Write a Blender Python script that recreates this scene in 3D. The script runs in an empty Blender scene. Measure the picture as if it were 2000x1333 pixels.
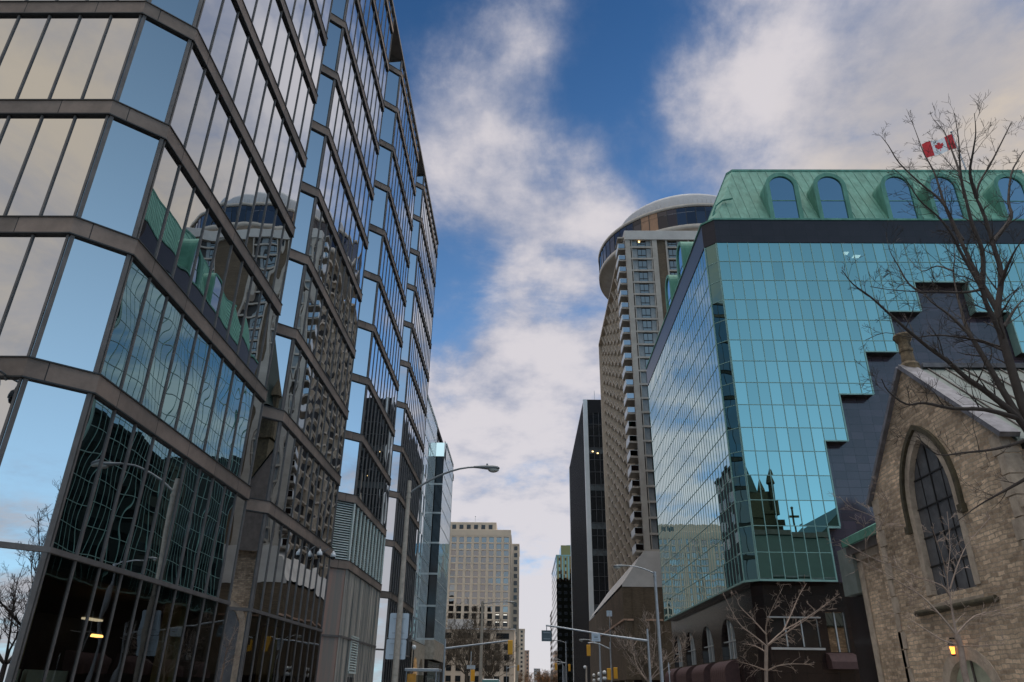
import bpy, math, random
from mathutils import Vector, Matrix
R = math.radians
random.seed(7)
C = bpy.context.scene.collection
sc = bpy.context.scene
PI = math.pi
WL = {}

# ------------------------------------------------------------------ mesh builder
class MB:
    def __init__(s):
        s.v = []; s.f = []; s.m = []; s.mi = 0; s.sm = []
    def face(s, pts, sm=False):
        i = len(s.v); s.v.extend([tuple(p) for p in pts])
        s.f.append(tuple(range(i, i + len(pts)))); s.m.append(s.mi); s.sm.append(sm)
    def idx(s, pts, faces, sm=False):
        i = len(s.v); s.v.extend([tuple(p) for p in pts])
        for f in faces:
            s.f.append(tuple(i + k for k in f)); s.m.append(s.mi); s.sm.append(sm)
    def box(s, x0, y0, z0, x1, y1, z1):
        x0, x1 = min(x0, x1), max(x0, x1); y0, y1 = min(y0, y1), max(y0, y1); z0, z1 = min(z0, z1), max(z0, z1)
        p = [(x0, y0, z0), (x1, y0, z0), (x1, y1, z0), (x0, y1, z0), (x0, y0, z1), (x1, y0, z1), (x1, y1, z1), (x0, y1, z1)]
        s.idx(p, [(0, 3, 2, 1), (4, 5, 6, 7), (0, 1, 5, 4), (1, 2, 6, 5), (2, 3, 7, 6), (3, 0, 4, 7)])
    def bbox(s, x0, y0, z0, x1, y1, z1, b=.02):
        """box with chamfered vertical and top edges"""
        x0, x1 = min(x0, x1), max(x0, x1); y0, y1 = min(y0, y1), max(y0, y1)
        ring = lambda i: [(x0 + i + b, y0 + i), (x1 - i - b, y0 + i), (x1 - i, y0 + i + b), (x1 - i, y1 - i - b), (x1 - i - b, y1 - i), (x0 + i + b, y1 - i), (x0 + i, y1 - i - b), (x0 + i, y0 + i + b)]
        s.loft([[(x, y, z0) for x, y in ring(0)], [(x, y, z1 - b) for x, y in ring(0)], [(x, y, z1) for x, y in ring(b)]], cap=True)
    def loft(s, rings, cap=False, sm=False, closed=True):
        n = len(rings[0]); pts = [p for r in rings for p in r]; fs = []
        for a in range(len(rings) - 1):
            for k in range(n if closed else n - 1):
                k2 = (k + 1) % n
                fs.append((a * n + k, a * n + k2, (a + 1) * n + k2, (a + 1) * n + k))
        s.idx(pts, fs, sm)
        if cap:
            s.face(list(reversed(rings[0]))); s.face(rings[-1])
    def obox(s, c, ax, ay, az):
        """box from centre and three half axes"""
        c = Vector(c); ax = Vector(ax); ay = Vector(ay); az = Vector(az)
        if ax.cross(ay).dot(az) < 0: ax = -ax
        p = [c + a * ax + b * ay + d * az for d in (-1, 1) for a, b in ((-1, -1), (1, -1), (1, 1), (-1, 1))]
        s.idx(p, [(0, 3, 2, 1), (4, 5, 6, 7), (0, 1, 5, 4), (1, 2, 6, 5), (2, 3, 7, 6), (3, 0, 4, 7)])
    def tube(s, pts, rad, n=6, cap=True):
        pts = [Vector(p) for p in pts]
        if not isinstance(rad, (list, tuple)): rad = [rad] * len(pts)
        rings = []; up = None
        for i, p in enumerate(pts):
            t = (pts[min(i + 1, len(pts) - 1)] - pts[max(i - 1, 0)])
            if t.length < 1e-6: t = Vector((0, 0, 1))
            t.normalize()
            if up is None:
                up = Vector((1, 0, 0)) if abs(t.x) < .8 else Vector((0, 1, 0))
            a = t.cross(up)
            if a.length < 1e-4: a = t.cross(Vector((.3, .9, .1)))
            a.normalize(); b = t.cross(a).normalized(); up = -b if False else up
            rings.append([p + rad[i] * (math.cos(2 * PI * k / n) * a + math.sin(2 * PI * k / n) * b) for k in range(n)])
        s.loft(rings, cap=cap, sm=n > 4)
    def lathe(s, prof, c=(0, 0), n=24, z=0, sm=True, a0=0, a1=2 * PI):
        full = abs(a1 - a0 - 2 * PI) < 1e-6
        k = n if full else n + 1
        rings = [[(c[0] + r * math.cos(a0 + (a1 - a0) * i / n), c[1] + r * math.sin(a0 + (a1 - a0) * i / n), z + h) for i in range(k)] for r, h in prof]
        s.loft(rings, sm=sm, closed=full)
    def sphere(s, c, r, n=12, m=8, sq=(1, 1, 1)):
        rings = [[(c[0] + sq[0] * r * math.sin(PI * j / m) * math.cos(2 * PI * i / n), c[1] + sq[1] * r * math.sin(PI * j / m) * math.sin(2 * PI * i / n), c[2] - sq[2] * r * math.cos(PI * j / m)) for i in range(n)] for j in range(m + 1)]
        s.loft(rings, sm=True)
    def poly_prism(s, poly, f, d):
        """poly: list of 2-D points, f maps (u, v, w) to 3-D, d depth"""
        a = [f(u, v, 0) for u, v in poly]; b = [f(u, v, d) for u, v in poly]; n = len(poly)
        s.face(a); s.face(list(reversed(b)))
        for i in range(n):
            j = (i + 1) % n
            s.face([a[j], a[i], b[i], b[j]])

def link(name, mb, mats, off=(0, 0, 0)):
    me = bpy.data.meshes.new(name)
    ox, oy, oz = off
    me.from_pydata([(x - ox, y - oy, z - oz) for x, y, z in mb.v], [], mb.f)
    if not isinstance(mats, (list, tuple)): mats = [mats]
    for m in mats: me.materials.append(m)
    me.polygons.foreach_set('material_index', mb.m)
    me.polygons.foreach_set('use_smooth', mb.sm)
    uv = me.uv_layers.new(name='UVMap')
    me.update()
    dat = [0.0] * (2 * len(me.loops))
    up = Vector((0, 0, 1))
    for p in me.polygons:
        n = p.normal
        if abs(n.z) > .94: t, b = Vector((1, 0, 0)), Vector((0, 1, 0))
        else:
            t = up.cross(n).normalized(); b = n.cross(t)
        for li in p.loop_indices:
            co = me.vertices[me.loops[li].vertex_index].co
            w = Vector((co.x + ox, co.y + oy, co.z + oz))
            dat[2 * li] = w.dot(t); dat[2 * li + 1] = w.dot(b)
    uv.data.foreach_set('uv', dat)
    o = bpy.data.objects.new(name, me); C.objects.link(o)
    return o

def thing(name, label, cat, loc=(0, 0, 0), group=None):
    o = bpy.data.objects.new(name, None); C.objects.link(o)
    o.location = loc; o.empty_display_size = .5
    o['label'] = label; o['category'] = cat
    if group: o['group'] = group
    WL[o.name] = tuple(loc)
    return o
def part(name, mb, mats, parent, label=None):
    off = WL[parent.name]
    o = link(name, mb, mats, off); o.parent = parent
    WL[o.name] = off
    if label: o['label'] = label
    return o
def single(name, mb, mats, label, cat, loc, group=None):
    o = link(name, mb, mats, loc); o.location = loc
    o['label'] = label; o['category'] = cat; WL[o.name] = tuple(loc)
    if group: o['group'] = group
    return o
def struct(name, mb, mats):
    o = link(name, mb, mats); o['kind'] = 'structure'; return o
def dup(root, loc, label, group=None, rotz=0, scale=None):
    r = root.copy(); C.objects.link(r); r.location = loc; r.rotation_euler = (0, 0, rotz); r['label'] = label
    if scale: r.scale = (scale, scale, scale)
    if group: r['group'] = group
    for ch in list(root.children):
        c = ch.copy(); C.objects.link(c); c.parent = r
        for g in list(ch.children):
            d = g.copy(); C.objects.link(d); d.parent = c
    WL[r.name] = tuple(loc)
    return r

# ------------------------------------------------------------------ materials
def nodes(name):
    m = bpy.data.materials.new(name); m.use_nodes = True
    nt = m.node_tree; b = nt.nodes['Principled BSDF']
    return m, nt, b
def N(nt, t, **k):
    n = nt.nodes.new(t)
    for a, v in k.items():
        if a in n.inputs.keys(): n.inputs[a].default_value = v
        else: setattr(n, a, v)
    return n
def L(nt, a, ao, b, bi): nt.links.new(a.outputs[ao], b.inputs[bi])

def mat(name, col, rough=.6, metal=0., var=.25, scale=1.5, bump=0., bscale=None, col2=None, stretch=(1, 1, 1), spec=None, rvar=.0, ramp=(.32, .68)):
    """plain procedural material: base colour broken up by two noises, optional bump"""
    m, nt, b = nodes(name)
    tc = N(nt, 'ShaderNodeTexCoord'); mp = N(nt, 'ShaderNodeMapping'); mp.inputs['Scale'].default_value = stretch
    L(nt, tc, 'Object', mp, 'Vector')
    n1 = N(nt, 'ShaderNodeTexNoise', Scale=scale, Detail=6., Roughness=.65); L(nt, mp, 0, n1, 'Vector')
    rp = N(nt, 'ShaderNodeValToRGB')
    c2 = col2 or tuple(c * (1 - var) for c in col)
    c1 = tuple(min(1, c * (1 + var * .6)) for c in col) if not col2 else col
    rp.color_ramp.elements[0].position = ramp[0]; rp.color_ramp.elements[0].color = (*c2, 1)
    rp.color_ramp.elements[1].position = ramp[1]; rp.color_ramp.elements[1].color = (*c1, 1)
    L(nt, n1, 0, rp, 0); L(nt, rp, 0, b, 'Base Color')
    b.inputs['Roughness'].default_value = rough; b.inputs['Metallic'].default_value = metal
    if spec is not None: b.inputs['Specular IOR Level'].default_value = spec
    if rvar:
        mr = N(nt, 'ShaderNodeMapRange'); mr.inputs[3].default_value = max(0, rough - rvar); mr.inputs[4].default_value = min(1, rough + rvar)
        L(nt, n1, 0, mr, 0); L(nt, mr, 0, b, 'Roughness')
    if bump:
        n2 = N(nt, 'ShaderNodeTexNoise', Scale=bscale or scale * 8, Detail=5.); L(nt, mp, 0, n2, 'Vector')
        bp = N(nt, 'ShaderNodeBump', Distance=bump, Strength=1.); L(nt, n2, 0, bp, 'Height'); L(nt, bp, 0, b, 'Normal')
    return m

def mirror(name, tint, wave=.004, tilt=.003, scale=.7, rough=0., graze=None, vary=.0, gp=2.5):
    """coated glass: every pane (mesh island) leans and ripples a little differently"""
    m, nt, b = nodes(name)
    b.inputs['Base Color'].default_value = (*tint, 1); b.inputs['Metallic'].default_value = 1; b.inputs['Roughness'].default_value = rough
    g = N(nt, 'ShaderNodeNewGeometry'); tc = N(nt, 'ShaderNodeTexCoord')
    mu = N(nt, 'ShaderNodeMath', operation='MULTIPLY'); mu.inputs[1].default_value = 57.3; L(nt, g, 'Random Per Island', mu, 0)
    no = N(nt, 'ShaderNodeTexNoise', noise_dimensions='4D', Scale=scale, Detail=.6, Roughness=.3)
    L(nt, tc, 'Object', no, 'Vector'); L(nt, mu, 0, no, 'W')
    h = N(nt, 'ShaderNodeMath', operation='MULTIPLY'); h.inputs[1].default_value = wave; L(nt, no, 0, h, 0)
    wn = N(nt, 'ShaderNodeTexWhiteNoise', noise_dimensions='1D'); L(nt, mu, 0, wn, 'W')
    su = N(nt, 'ShaderNodeVectorMath', operation='SUBTRACT'); su.inputs[1].default_value = (.5, .5, .5); L(nt, wn, 'Color', su, 0)
    dt = N(nt, 'ShaderNodeVectorMath', operation='DOT_PRODUCT'); L(nt, su, 0, dt, 0); L(nt, tc, 'Object', dt, 1)
    t2 = N(nt, 'ShaderNodeMath', operation='MULTIPLY_ADD'); t2.inputs[1].default_value = tilt * 2; L(nt, dt, 'Value', t2, 0); L(nt, h, 0, t2, 2)
    bp = N(nt, 'ShaderNodeBump', Distance=1., Strength=1.); L(nt, t2, 0, bp, 'Height'); L(nt, bp, 0, b, 'Normal')
    lw = N(nt, 'ShaderNodeLayerWeight'); lw.inputs['Blend'].default_value = .5
    pw = N(nt, 'ShaderNodeMath', operation='POWER'); pw.inputs[1].default_value = gp; L(nt, lw, 'Facing', pw, 0)
    mxg = N(nt, 'ShaderNodeMix', data_type='RGBA'); L(nt, pw, 0, mxg, 0); mxg.inputs[6].default_value = (*tint, 1); mxg.inputs[7].default_value = (.86, .92, .95, 1) if graze is None else (*graze, 1)
    L(nt, mxg, 2, b, 'Base Color')
    if vary:
        hs = N(nt, 'ShaderNodeMix', data_type='RGBA'); hs.inputs[6].default_value = (*[c * (1 - vary) for c in tint], 1); hs.inputs[7].default_value = (*[min(1, c * (1 + vary * .5)) for c in tint], 1)
        L(nt, g, 'Random Per Island', hs, 0); L(nt, hs, 2, mxg, 6)
    return m

def clear_glass(name, tint=(.25, .28, .27), refl=.12, gcol=(.85, .87, .88)):
    m, nt, b = nodes(name)
    out = nt.nodes['Material Output']
    tr = N(nt, 'ShaderNodeBsdfTransparent'); tr.inputs[0].default_value = (*tint, 1)
    gl = N(nt, 'ShaderNodeBsdfGlossy'); gl.inputs['Roughness'].default_value = 0.; gl.inputs['Color'].default_value = (*gcol, 1)
    g = N(nt, 'ShaderNodeNewGeometry'); tc = N(nt, 'ShaderNodeTexCoord')
    mu = N(nt, 'ShaderNodeMath', operation='MULTIPLY'); mu.inputs[1].default_value = 31.7; L(nt, g, 'Random Per Island', mu, 0)
    no = N(nt, 'ShaderNodeTexNoise', noise_dimensions='4D', Scale=.8, Detail=1.); L(nt, tc, 'Object', no, 'Vector'); L(nt, mu, 0, no, 'W')
    bp = N(nt, 'ShaderNodeBump', Distance=.006, Strength=1.); L(nt, no, 0, bp, 'Height'); L(nt, bp, 0, gl, 'Normal')
    fr = N(nt, 'ShaderNodeFresnel', IOR=1.5); ad = N(nt, 'ShaderNodeMath', operation='ADD', use_clamp=True); ad.inputs[1].default_value = refl
    L(nt, fr, 0, ad, 0)
    mx = N(nt, 'ShaderNodeMixShader'); L(nt, ad, 0, mx, 0); L(nt, tr, 0, mx, 1); L(nt, gl, 0, mx, 2); L(nt, mx, 0, out, 0)
    return m

def emit(name, col, s):
    m, nt, b = nodes(name)
    b.inputs['Base Color'].default_value = (*col, 1); b.inputs['Emission Color'].default_value = (*col, 1); b.inputs['Emission Strength'].default_value = s
    return m

def tiles(name, c1, c2, mortar, bw, bh, msize=.012, rough=.6, warp=0., bump=.004, spec=.5, noise=.35, offset=.5, nscale=3., metal=0., coat=0., warpscale=2.2, fine=0.):
    """brick, rubble, stone or panel courses laid out in the wall's own metres (UV)"""
    m, nt, b = nodes(name)
    uv = N(nt, 'ShaderNodeUVMap', uv_map='UVMap'); vec = uv
    tc = N(nt, 'ShaderNodeTexCoord')
    if warp:
        nz = N(nt, 'ShaderNodeTexNoise', Scale=warpscale, Detail=2.); L(nt, tc, 'Object', nz, 'Vector')
        sb = N(nt, 'ShaderNodeVectorMath', operation='SUBTRACT'); sb.inputs[1].default_value = (.5, .5, .5); L(nt, nz, 'Color', sb, 0)
        ml = N(nt, 'ShaderNodeVectorMath', operation='SCALE'); ml.inputs['Scale'].default_value = warp; L(nt, sb, 0, ml, 0)
        ad = N(nt, 'ShaderNodeVectorMath', operation='ADD'); L(nt, uv, 0, ad, 0); L(nt, ml, 0, ad, 1); vec = ad
    br = N(nt, 'ShaderNodeTexBrick', offset=offset); L(nt, vec, 0, br, 'Vector')
    for k, v in (('Scale', 1.), ('Mortar Size', msize), ('Mortar Smooth', .2), ('Brick Width', bw), ('Row Height', bh), ('Bias', 0.)): br.inputs[k].default_value = v
    br.inputs['Color1'].default_value = (*c1, 1); br.inputs['Color2'].default_value = (*c2, 1); br.inputs['Mortar'].default_value = (*mortar, 1)
    n1 = N(nt, 'ShaderNodeTexNoise', Scale=nscale, Detail=7., Roughness=.7); L(nt, tc, 'Object', n1, 'Vector')
    n0 = N(nt, 'ShaderNodeTexNoise', Scale=.35, Detail=3.); L(nt, tc, 'Object', n0, 'Vector')
    av = N(nt, 'ShaderNodeMath', operation='ADD'); L(nt, n1, 0, av, 0); L(nt, n0, 0, av, 1)
    mr = N(nt, 'ShaderNodeMapRange'); mr.inputs[1].default_value = .6; mr.inputs[2].default_value = 1.4; mr.inputs[3].default_value = 1 - noise; mr.inputs[4].default_value = 1 + noise; L(nt, av, 0, mr, 0)
    mx = N(nt, 'ShaderNodeVectorMath', operation='SCALE'); L(nt, br, 'Color', mx, 0); L(nt, mr, 0, mx, 'Scale')
    L(nt, mx, 0, b, 'Base Color')
    b.inputs['Roughness'].default_value = rough; b.inputs['Specular IOR Level'].default_value = spec; b.inputs['Metallic'].default_value = metal
    if bump:
        bi = N(nt, 'ShaderNodeMath', operation='MULTIPLY'); bi.inputs[1].default_value = -1.; L(nt, br, 'Fac', bi, 0)
        nf = N(nt, 'ShaderNodeTexNoise', Scale=nscale * 4, Detail=5., Roughness=.7); L(nt, tc, 'Object', nf, 'Vector')
        a2 = N(nt, 'ShaderNodeMath', operation='MULTIPLY_ADD'); a2.inputs[1].default_value = fine; L(nt, nf, 0, a2, 0); L(nt, bi, 0, a2, 2)
        bp = N(nt, 'ShaderNodeBump', Distance=bump, Strength=1.); L(nt, a2, 0, bp, 'Height'); L(nt, bp, 0, b, 'Normal')
    return m

M = {}
M['glass_dark'] = mirror('bronze_mirror_glass', (.36, .375, .40), wave=.016, tilt=.003, scale=.5, gp=1.6)
M['glass_flat'] = mirror('corner_mirror_glass', (.58, .60, .62), wave=.0018, tilt=.001, scale=.4)
M['glass_teal'] = mirror('teal_mirror_glass', (.27, .455, .445), wave=.0016, tilt=.003, scale=.6, vary=.12, gp=3.3, graze=(.62, .80, .83))
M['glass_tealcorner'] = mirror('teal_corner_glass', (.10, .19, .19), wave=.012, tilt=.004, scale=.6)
M['glass_pale'] = mirror('pale_mirror_glass', (.72, .80, .85), wave=.002, tilt=.002, scale=.5, vary=.05)
M['glass_blue'] = mirror('blue_dormer_glass', (.17, .27, .36), wave=.002, tilt=.002)
M['glass_black'] = mat('black_window_glass', (.018, .02, .022), .06, spec=.5, var=.3)
M['glass_crown'] = mirror('dark_navy_glass', (.06, .065, .085), wave=.003, tilt=.01, vary=.3, graze=(.22, .25, .30))
M['glass_office'] = mirror('grey_office_glass', (.24, .225, .21), wave=.004, tilt=.012, vary=.2)
M['glass_rail'] = mirror('grey_railing_glass', (.30, .32, .35), wave=.002)
M['glass_shop'] = clear_glass('shopfront_glass', (.66, .68, .65), .07)
M['bronze'] = mat('bronze_mullion', (.12, .104, .095), .6, .0, var=.3, scale=2.)
M['copper_aged'] = tiles('aged_copper_band', (.25, .18, .14), (.17, .13, .105), (.03, .027, .025), 2.2, 4., .014, rough=.62, bump=.003, offset=0., spec=.3, noise=.45, nscale=1.6)
M['copper_wall'] = mat('weathered_copper_wall', (.47, .40, .33), .6, .0, scale=1.3, col2=(.12, .125, .115), stretch=(2.0, 2.0, .07), ramp=(.40, .62), bump=.002)
M['copper_rose'] = mat('rose_copper_wall', (.36, .21, .16), .6, .0, scale=1.0, col2=(.22, .19, .16), stretch=(2.5, 2.5, .09), ramp=(.40, .62))
M['louvre'] = mat('grey_green_louvre', (.60, .64, .59), .55, .0, var=.15)
M['dark'] = mat('dark_cavity', (.012, .012, .013), .7, var=.2)
M['darkwall'] = mat('dark_inner_wall', (.03, .027, .025), .7)
M['teal_metal'] = mat('pale_teal_mullion', (.25, .42, .38), .45, .2, var=.15)
M['patina'] = mat('copper_patina', (.115, .315, .24), .68, .0, scale=1.7, col2=(.045, .17, .125), stretch=(1, 1, .22), bump=.002)
M['patina_rib'] = mat('copper_patina_seam', (.085, .235, .185), .6, var=.2)
M['granite'] = tiles('polished_granite', (.080, .064, .084), (.048, .040, .052), (.006, .006, .006), 1.05, .70, .014, rough=.07, bump=.0012, offset=0., spec=.6, noise=.25, nscale=9.)
M['granite_band'] = tiles('dark_granite_band', (.022, .018, .024), (.017, .014, .019), (.006, .006, .006), 1.05, .70, .014, rough=.3, bump=.0015, offset=0., spec=.35, noise=.25, nscale=9.)
M['granite_dark'] = tiles('black_granite_base', (.030, .020, .018), (.022, .016, .015), (.008, .007, .007), 1.2, .8, .012, rough=.12, bump=.001, offset=0., spec=.3, noise=.3, nscale=9.)
M['granite_soffit'] = mat('soffit_granite', (.022, .018, .017), .3)
M['awning'] = mat('maroon_awning_canvas', (.085, .045, .042), .75, scale=5.)
M['white_metal'] = mat('white_mullion', (.55, .57, .56), .45, var=.1)
M['rubble'] = tiles('rubble_stone', (.74, .58, .42), (.37, .28, .20), (.42, .35, .275), .42, .15, .02, rough=.9, warp=.16, bump=.06, noise=.62, nscale=4.2, spec=.15, warpscale=2.2, fine=.8)
M['dressed'] = mat('dressed_stone', (.54, .455, .36), .85, scale=2.4, col2=(.30, .25, .20), bump=.008)
M['finial'] = mat('weathered_finial', (.30, .22, .13), .9, scale=3.5, col2=(.05, .042, .032), bump=.012)
M['mossy'] = mat('mossy_hood_stone', (.10, .085, .05), .9, scale=4., col2=(.04, .035, .022), bump=.01)
M['dim_panel'] = mat('dim_spandrel_glass', (.075, .085, .088), .25, var=.3)
M['crown_orange'] = mat('brown_orange_blind', (.30, .17, .10), .3, var=.2)
M['lead'] = mat('lead_coping', (.26, .26, .28), .45, .3, scale=2.2, col2=(.12, .115, .125), bump=.004)
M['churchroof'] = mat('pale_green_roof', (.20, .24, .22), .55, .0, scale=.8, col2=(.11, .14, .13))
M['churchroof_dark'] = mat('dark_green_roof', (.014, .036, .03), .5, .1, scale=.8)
M['leaded'] = mat('leaded_church_glass', (.08, .085, .095), .2, scale=1.2, col2=(.15, .155, .17), bump=.01, bscale=5.)
M['concrete'] = mat('precast_concrete', (.40, .365, .32), .85, scale=.6, col2=(.30, .27, .235), bump=.004)
M['concrete_fin'] = mat('tan_concrete_fin', (.52, .44, .355), .85, scale=.5, col2=(.40, .34, .27))
M['concrete_pale'] = mat('pale_concrete', (.50, .48, .45), .8, scale=.35, col2=(.38, .36, .34))
M['brick_brown'] = tiles('brown_brick', (.135, .10, .066), (.10, .074, .05), (.08, .066, .052), .4, .13, .012, rough=.85, bump=.004, noise=.3, nscale=1.2, spec=.2)
M['balcony'] = mat('white_balcony_panel', (.62, .63, .64), .55, var=.1)
M['white_roof'] = mat('white_roof_cladding', (.38, .38, .39), .55, var=.12, scale=.4)
M['stone_beige'] = mat('beige_precast', (.56, .445, .335), .85, scale=.08, col2=(.46, .37, .28))
M['stone_tan'] = mat('tan_brick', (.42, .27, .19), .85, scale=.2)
M['alu'] = mat('aluminium_strip', (.62, .62, .60), .35, .4, var=.12, scale=.15)
M['black_rib'] = mat('black_ribbed_cladding', (.010, .010, .012), .6, .0, var=.4, spec=.2)
M['greenglass'] = mirror('dark_green_glass', (.16, .19, .16), wave=.003, tilt=.01, vary=.35, graze=(.30, .33, .28))
M['gold'] = mirror('gold_glass', (.17, .12, .05), wave=.003, tilt=.01, vary=.25, graze=(.28, .20, .09))
M['bluesky_glass'] = mirror('light_blue_glass', (.13, .21, .25), wave=.003, tilt=.006, graze=(.25, .38, .45))
M['pole_con'] = mat('concrete_pole', (.46, .385, .31), .8, scale=6., var=.25)
M['pole_steel'] = mat('galvanised_pole', (.42, .44, .46), .5, .5, var=.15, scale=4.)
M['lamp_grey'] = mat('lamp_housing', (.22, .23, .23), .5, .3)
M['lens'] = mat('lamp_lens', (.45, .43, .38), .2, var=.1)
M['sign_back'] = mat('sign_back_plate', (.50, .54, .58), .4, .3, var=.08)
M['sign_dark'] = mat('sign_dark_plate', (.10, .13, .14), .5, .2, var=.15)
M['signal_yellow'] = mat('signal_yellow', (.80, .38, .02), .5, var=.12)
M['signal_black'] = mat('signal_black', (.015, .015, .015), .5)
M['white_dome'] = mat('white_camera_housing', (.62, .63, .64), .35, var=.08)
M['grey_dome'] = mat('grey_camera_housing', (.12, .125, .13), .35)
M['globe'] = mat('opal_globe', (.70, .70, .68), .25, var=.05)
M['bark_dark'] = mat('dark_bark', (.060, .046, .038), .9, scale=6., bump=.006)
M['bark_light'] = mat('greyish_bark', (.40, .31, .25), .9, scale=6., col2=(.26, .20, .165))
M['bark_brown'] = mat('brown_twigs', (.10, .078, .055), .9, scale=3.)
M['leaf_orange'] = mat('orange_leaves', (.30, .12, .03), .8, scale=2., col2=(.20, .10, .035))
M['asphalt'] = mat('asphalt', (.055, .055, .057), .85, scale=.8, bump=.004, bscale=60.)
M['paving'] = tiles('paving', (.30, .29, .275), (.26, .25, .24), (.14, .135, .13), 1.2, 1.2, .012, rough=.85, bump=.003, offset=0., nscale=2.)
M['kerb'] = mat('kerb_stone', (.32, .31, .30), .85)
M['ground'] = mat('ground_soil', (.11, .105, .09), .95, scale=.05)
M['marking'] = mat('road_paint', (.72, .72, .70), .7, scale=8.)
M['markyellow'] = mat('road_paint_yellow', (.65, .45, .06), .7, scale=8.)
M['flag_red'] = mat('flag_red', (.55, .012, .02), .7, var=.12)
M['flag_white'] = mat('flag_white', (.75, .75, .76), .7, var=.06)
M['partition'] = mat('pale_green_partition', (.50, .55, .42), .6)
M['column_y'] = mat('olive_column', (.26, .24, .10), .6)
M['floor_int'] = mat('lobby_floor', (.10, .09, .08), .4)
M['warm_lamp'] = emit('warm_lamp', (1., .52, .15), 2.5)
M['amber'] = emit('amber_lantern', (1., .33, .04), 3.)
M['glass_tealclear'] = clear_glass('clear_teal_pane', (.45, .66, .66), .72, (.34, .56, .55))
M['office_light'] = emit('lit_office_ceiling', (1., .95, .85), 1.6)
M['lobby_light'] = emit('lobby_ceiling_light', (1., .82, .55), .45)
M['frame_grey'] = mat('dark_grey_frame', (.055, .056, .06), .5)
M['room_light'] = emit('lit_room', (1., .66, .28), 2.2)
M['ceiling_glow'] = emit('lit_ceiling_panel', (1., .93, .8), 1.2)
M['bus_white'] = mat('bus_white_paint', (.62, .63, .63), .3, var=.06)
M['bus_green'] = mat('bus_teal_paint', (.18, .36, .34), .3, var=.08)
M['tyre'] = mat('tyre_rubber', (.02, .02, .02), .85)
M['headlight'] = emit('headlight', (1., .97, .9), 6.)
M['shelter_orange'] = mat('orange_map_panel', (.62, .28, .04), .5)
M['blue_sign'] = mat('blue_sign_plate', (.05, .10, .28), .5)
# ------------------------------------------------------------------ camera
cam = bpy.data.cameras.new('camera'); co = bpy.data.objects.new('camera', cam); C.objects.link(co); sc.camera = co
cam.sensor_width = 36; cam.lens = 1422.6 / 2000 * 36; cam.clip_start = .1; cam.clip_end = 6000
cy, sy = math.cos(R(-1.186)), math.sin(R(-1.186)); cp, sp = math.cos(R(25.63)), math.sin(R(25.63)); cr, sr = math.cos(R(.87)), math.sin(R(.87))
fw = Vector((sy * cp, cy * cp, sp)); rt = Vector((cy, -sy, 0)); upv = rt.cross(fw)
r2 = cr * rt + sr * upv; u2 = -sr * rt + cr * upv
mw = Matrix((r2, u2, -fw)).transposed().to_4x4(); mw.translation = (0, 0, 1.7); co.matrix_world = mw

# ------------------------------------------------------------------ light and sky
AZ, EL = R(52), R(11)
sd = Vector((math.sin(AZ) * math.cos(EL), math.cos(AZ) * math.cos(EL), math.sin(EL)))
sl = bpy.data.lights.new('sun', 'SUN'); sl.energy = 1.0; sl.angle = R(12); sl.color = (1., .86, .70)
so = bpy.data.objects.new('sun', sl); C.objects.link(so); so.rotation_euler = (-sd).to_track_quat('-Z', 'Y').to_euler()
W = bpy.data.worlds.new('World'); sc.world = W; W.use_nodes = True
nt = W.node_tree; bg = nt.nodes['Background']; bg.inputs[1].default_value = .12
sky = N(nt, 'ShaderNodeTexSky'); sky.sky_type = 'NISHITA'; sky.sun_disc = False; sky.sun_elevation = EL; sky.sun_rotation = AZ
sky.air_density = 1.0; sky.dust_density = .4; sky.ozone_density = 2.0
tcw = N(nt, 'ShaderNodeTexCoord'); sx = N(nt, 'ShaderNodeSeparateXYZ'); L(nt, tcw, 'Generated', sx, 0)
def mth(op, a=None, b=None, c=None, clamp=False):
    n = N(nt, 'ShaderNodeMath', operation=op, use_clamp=clamp)
    for i, v in enumerate((a, b, c)):
        if v is None: continue
        if isinstance(v, (int, float)): n.inputs[i].default_value = v
        else: nt.links.new(v, n.inputs[i])
    return n.outputs[0]
zc = mth('ADD', mth('MAXIMUM', sx.outputs[2], 0.), .22)
px_ = mth('DIVIDE', sx.outputs[0], zc); py_ = mth('DIVIDE', sx.outputs[1], zc)
cb = N(nt, 'ShaderNodeCombineXYZ'); nt.links.new(px_, cb.inputs[0]); nt.links.new(py_, cb.inputs[1])
n1 = N(nt, 'ShaderNodeTexNoise', Scale=2.1, Detail=11., Roughness=.61, Distortion=.35); L(nt, cb, 0, n1, 'Vector')
n2 = N(nt, 'ShaderNodeTexNoise', Scale=5.5, Detail=7., Roughness=.6); L(nt, cb, 0, n2, 'Vector')
n3 = N(nt, 'ShaderNodeTexNoise', Scale=.55, Detail=3.); L(nt, cb, 0, n3, 'Vector')
def blob(d, inner, outer, w):
    v = Vector(d).normalized()
    dp = N(nt, 'ShaderNodeVectorMath', operation='DOT_PRODUCT'); L(nt, tcw, 'Generated', dp, 0); dp.inputs[1].default_value = v
    mr = N(nt, 'ShaderNodeMapRange', interpolation_type='SMOOTHSTEP')
    L(nt, dp, 'Value', mr, 0)
    mr.inputs[1].default_value = math.cos(R(outer)); mr.inputs[2].default_value = math.cos(R(inner)); mr.inputs[3].default_value = 0; mr.inputs[4].default_value = w
    return mr.outputs[0]
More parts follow.
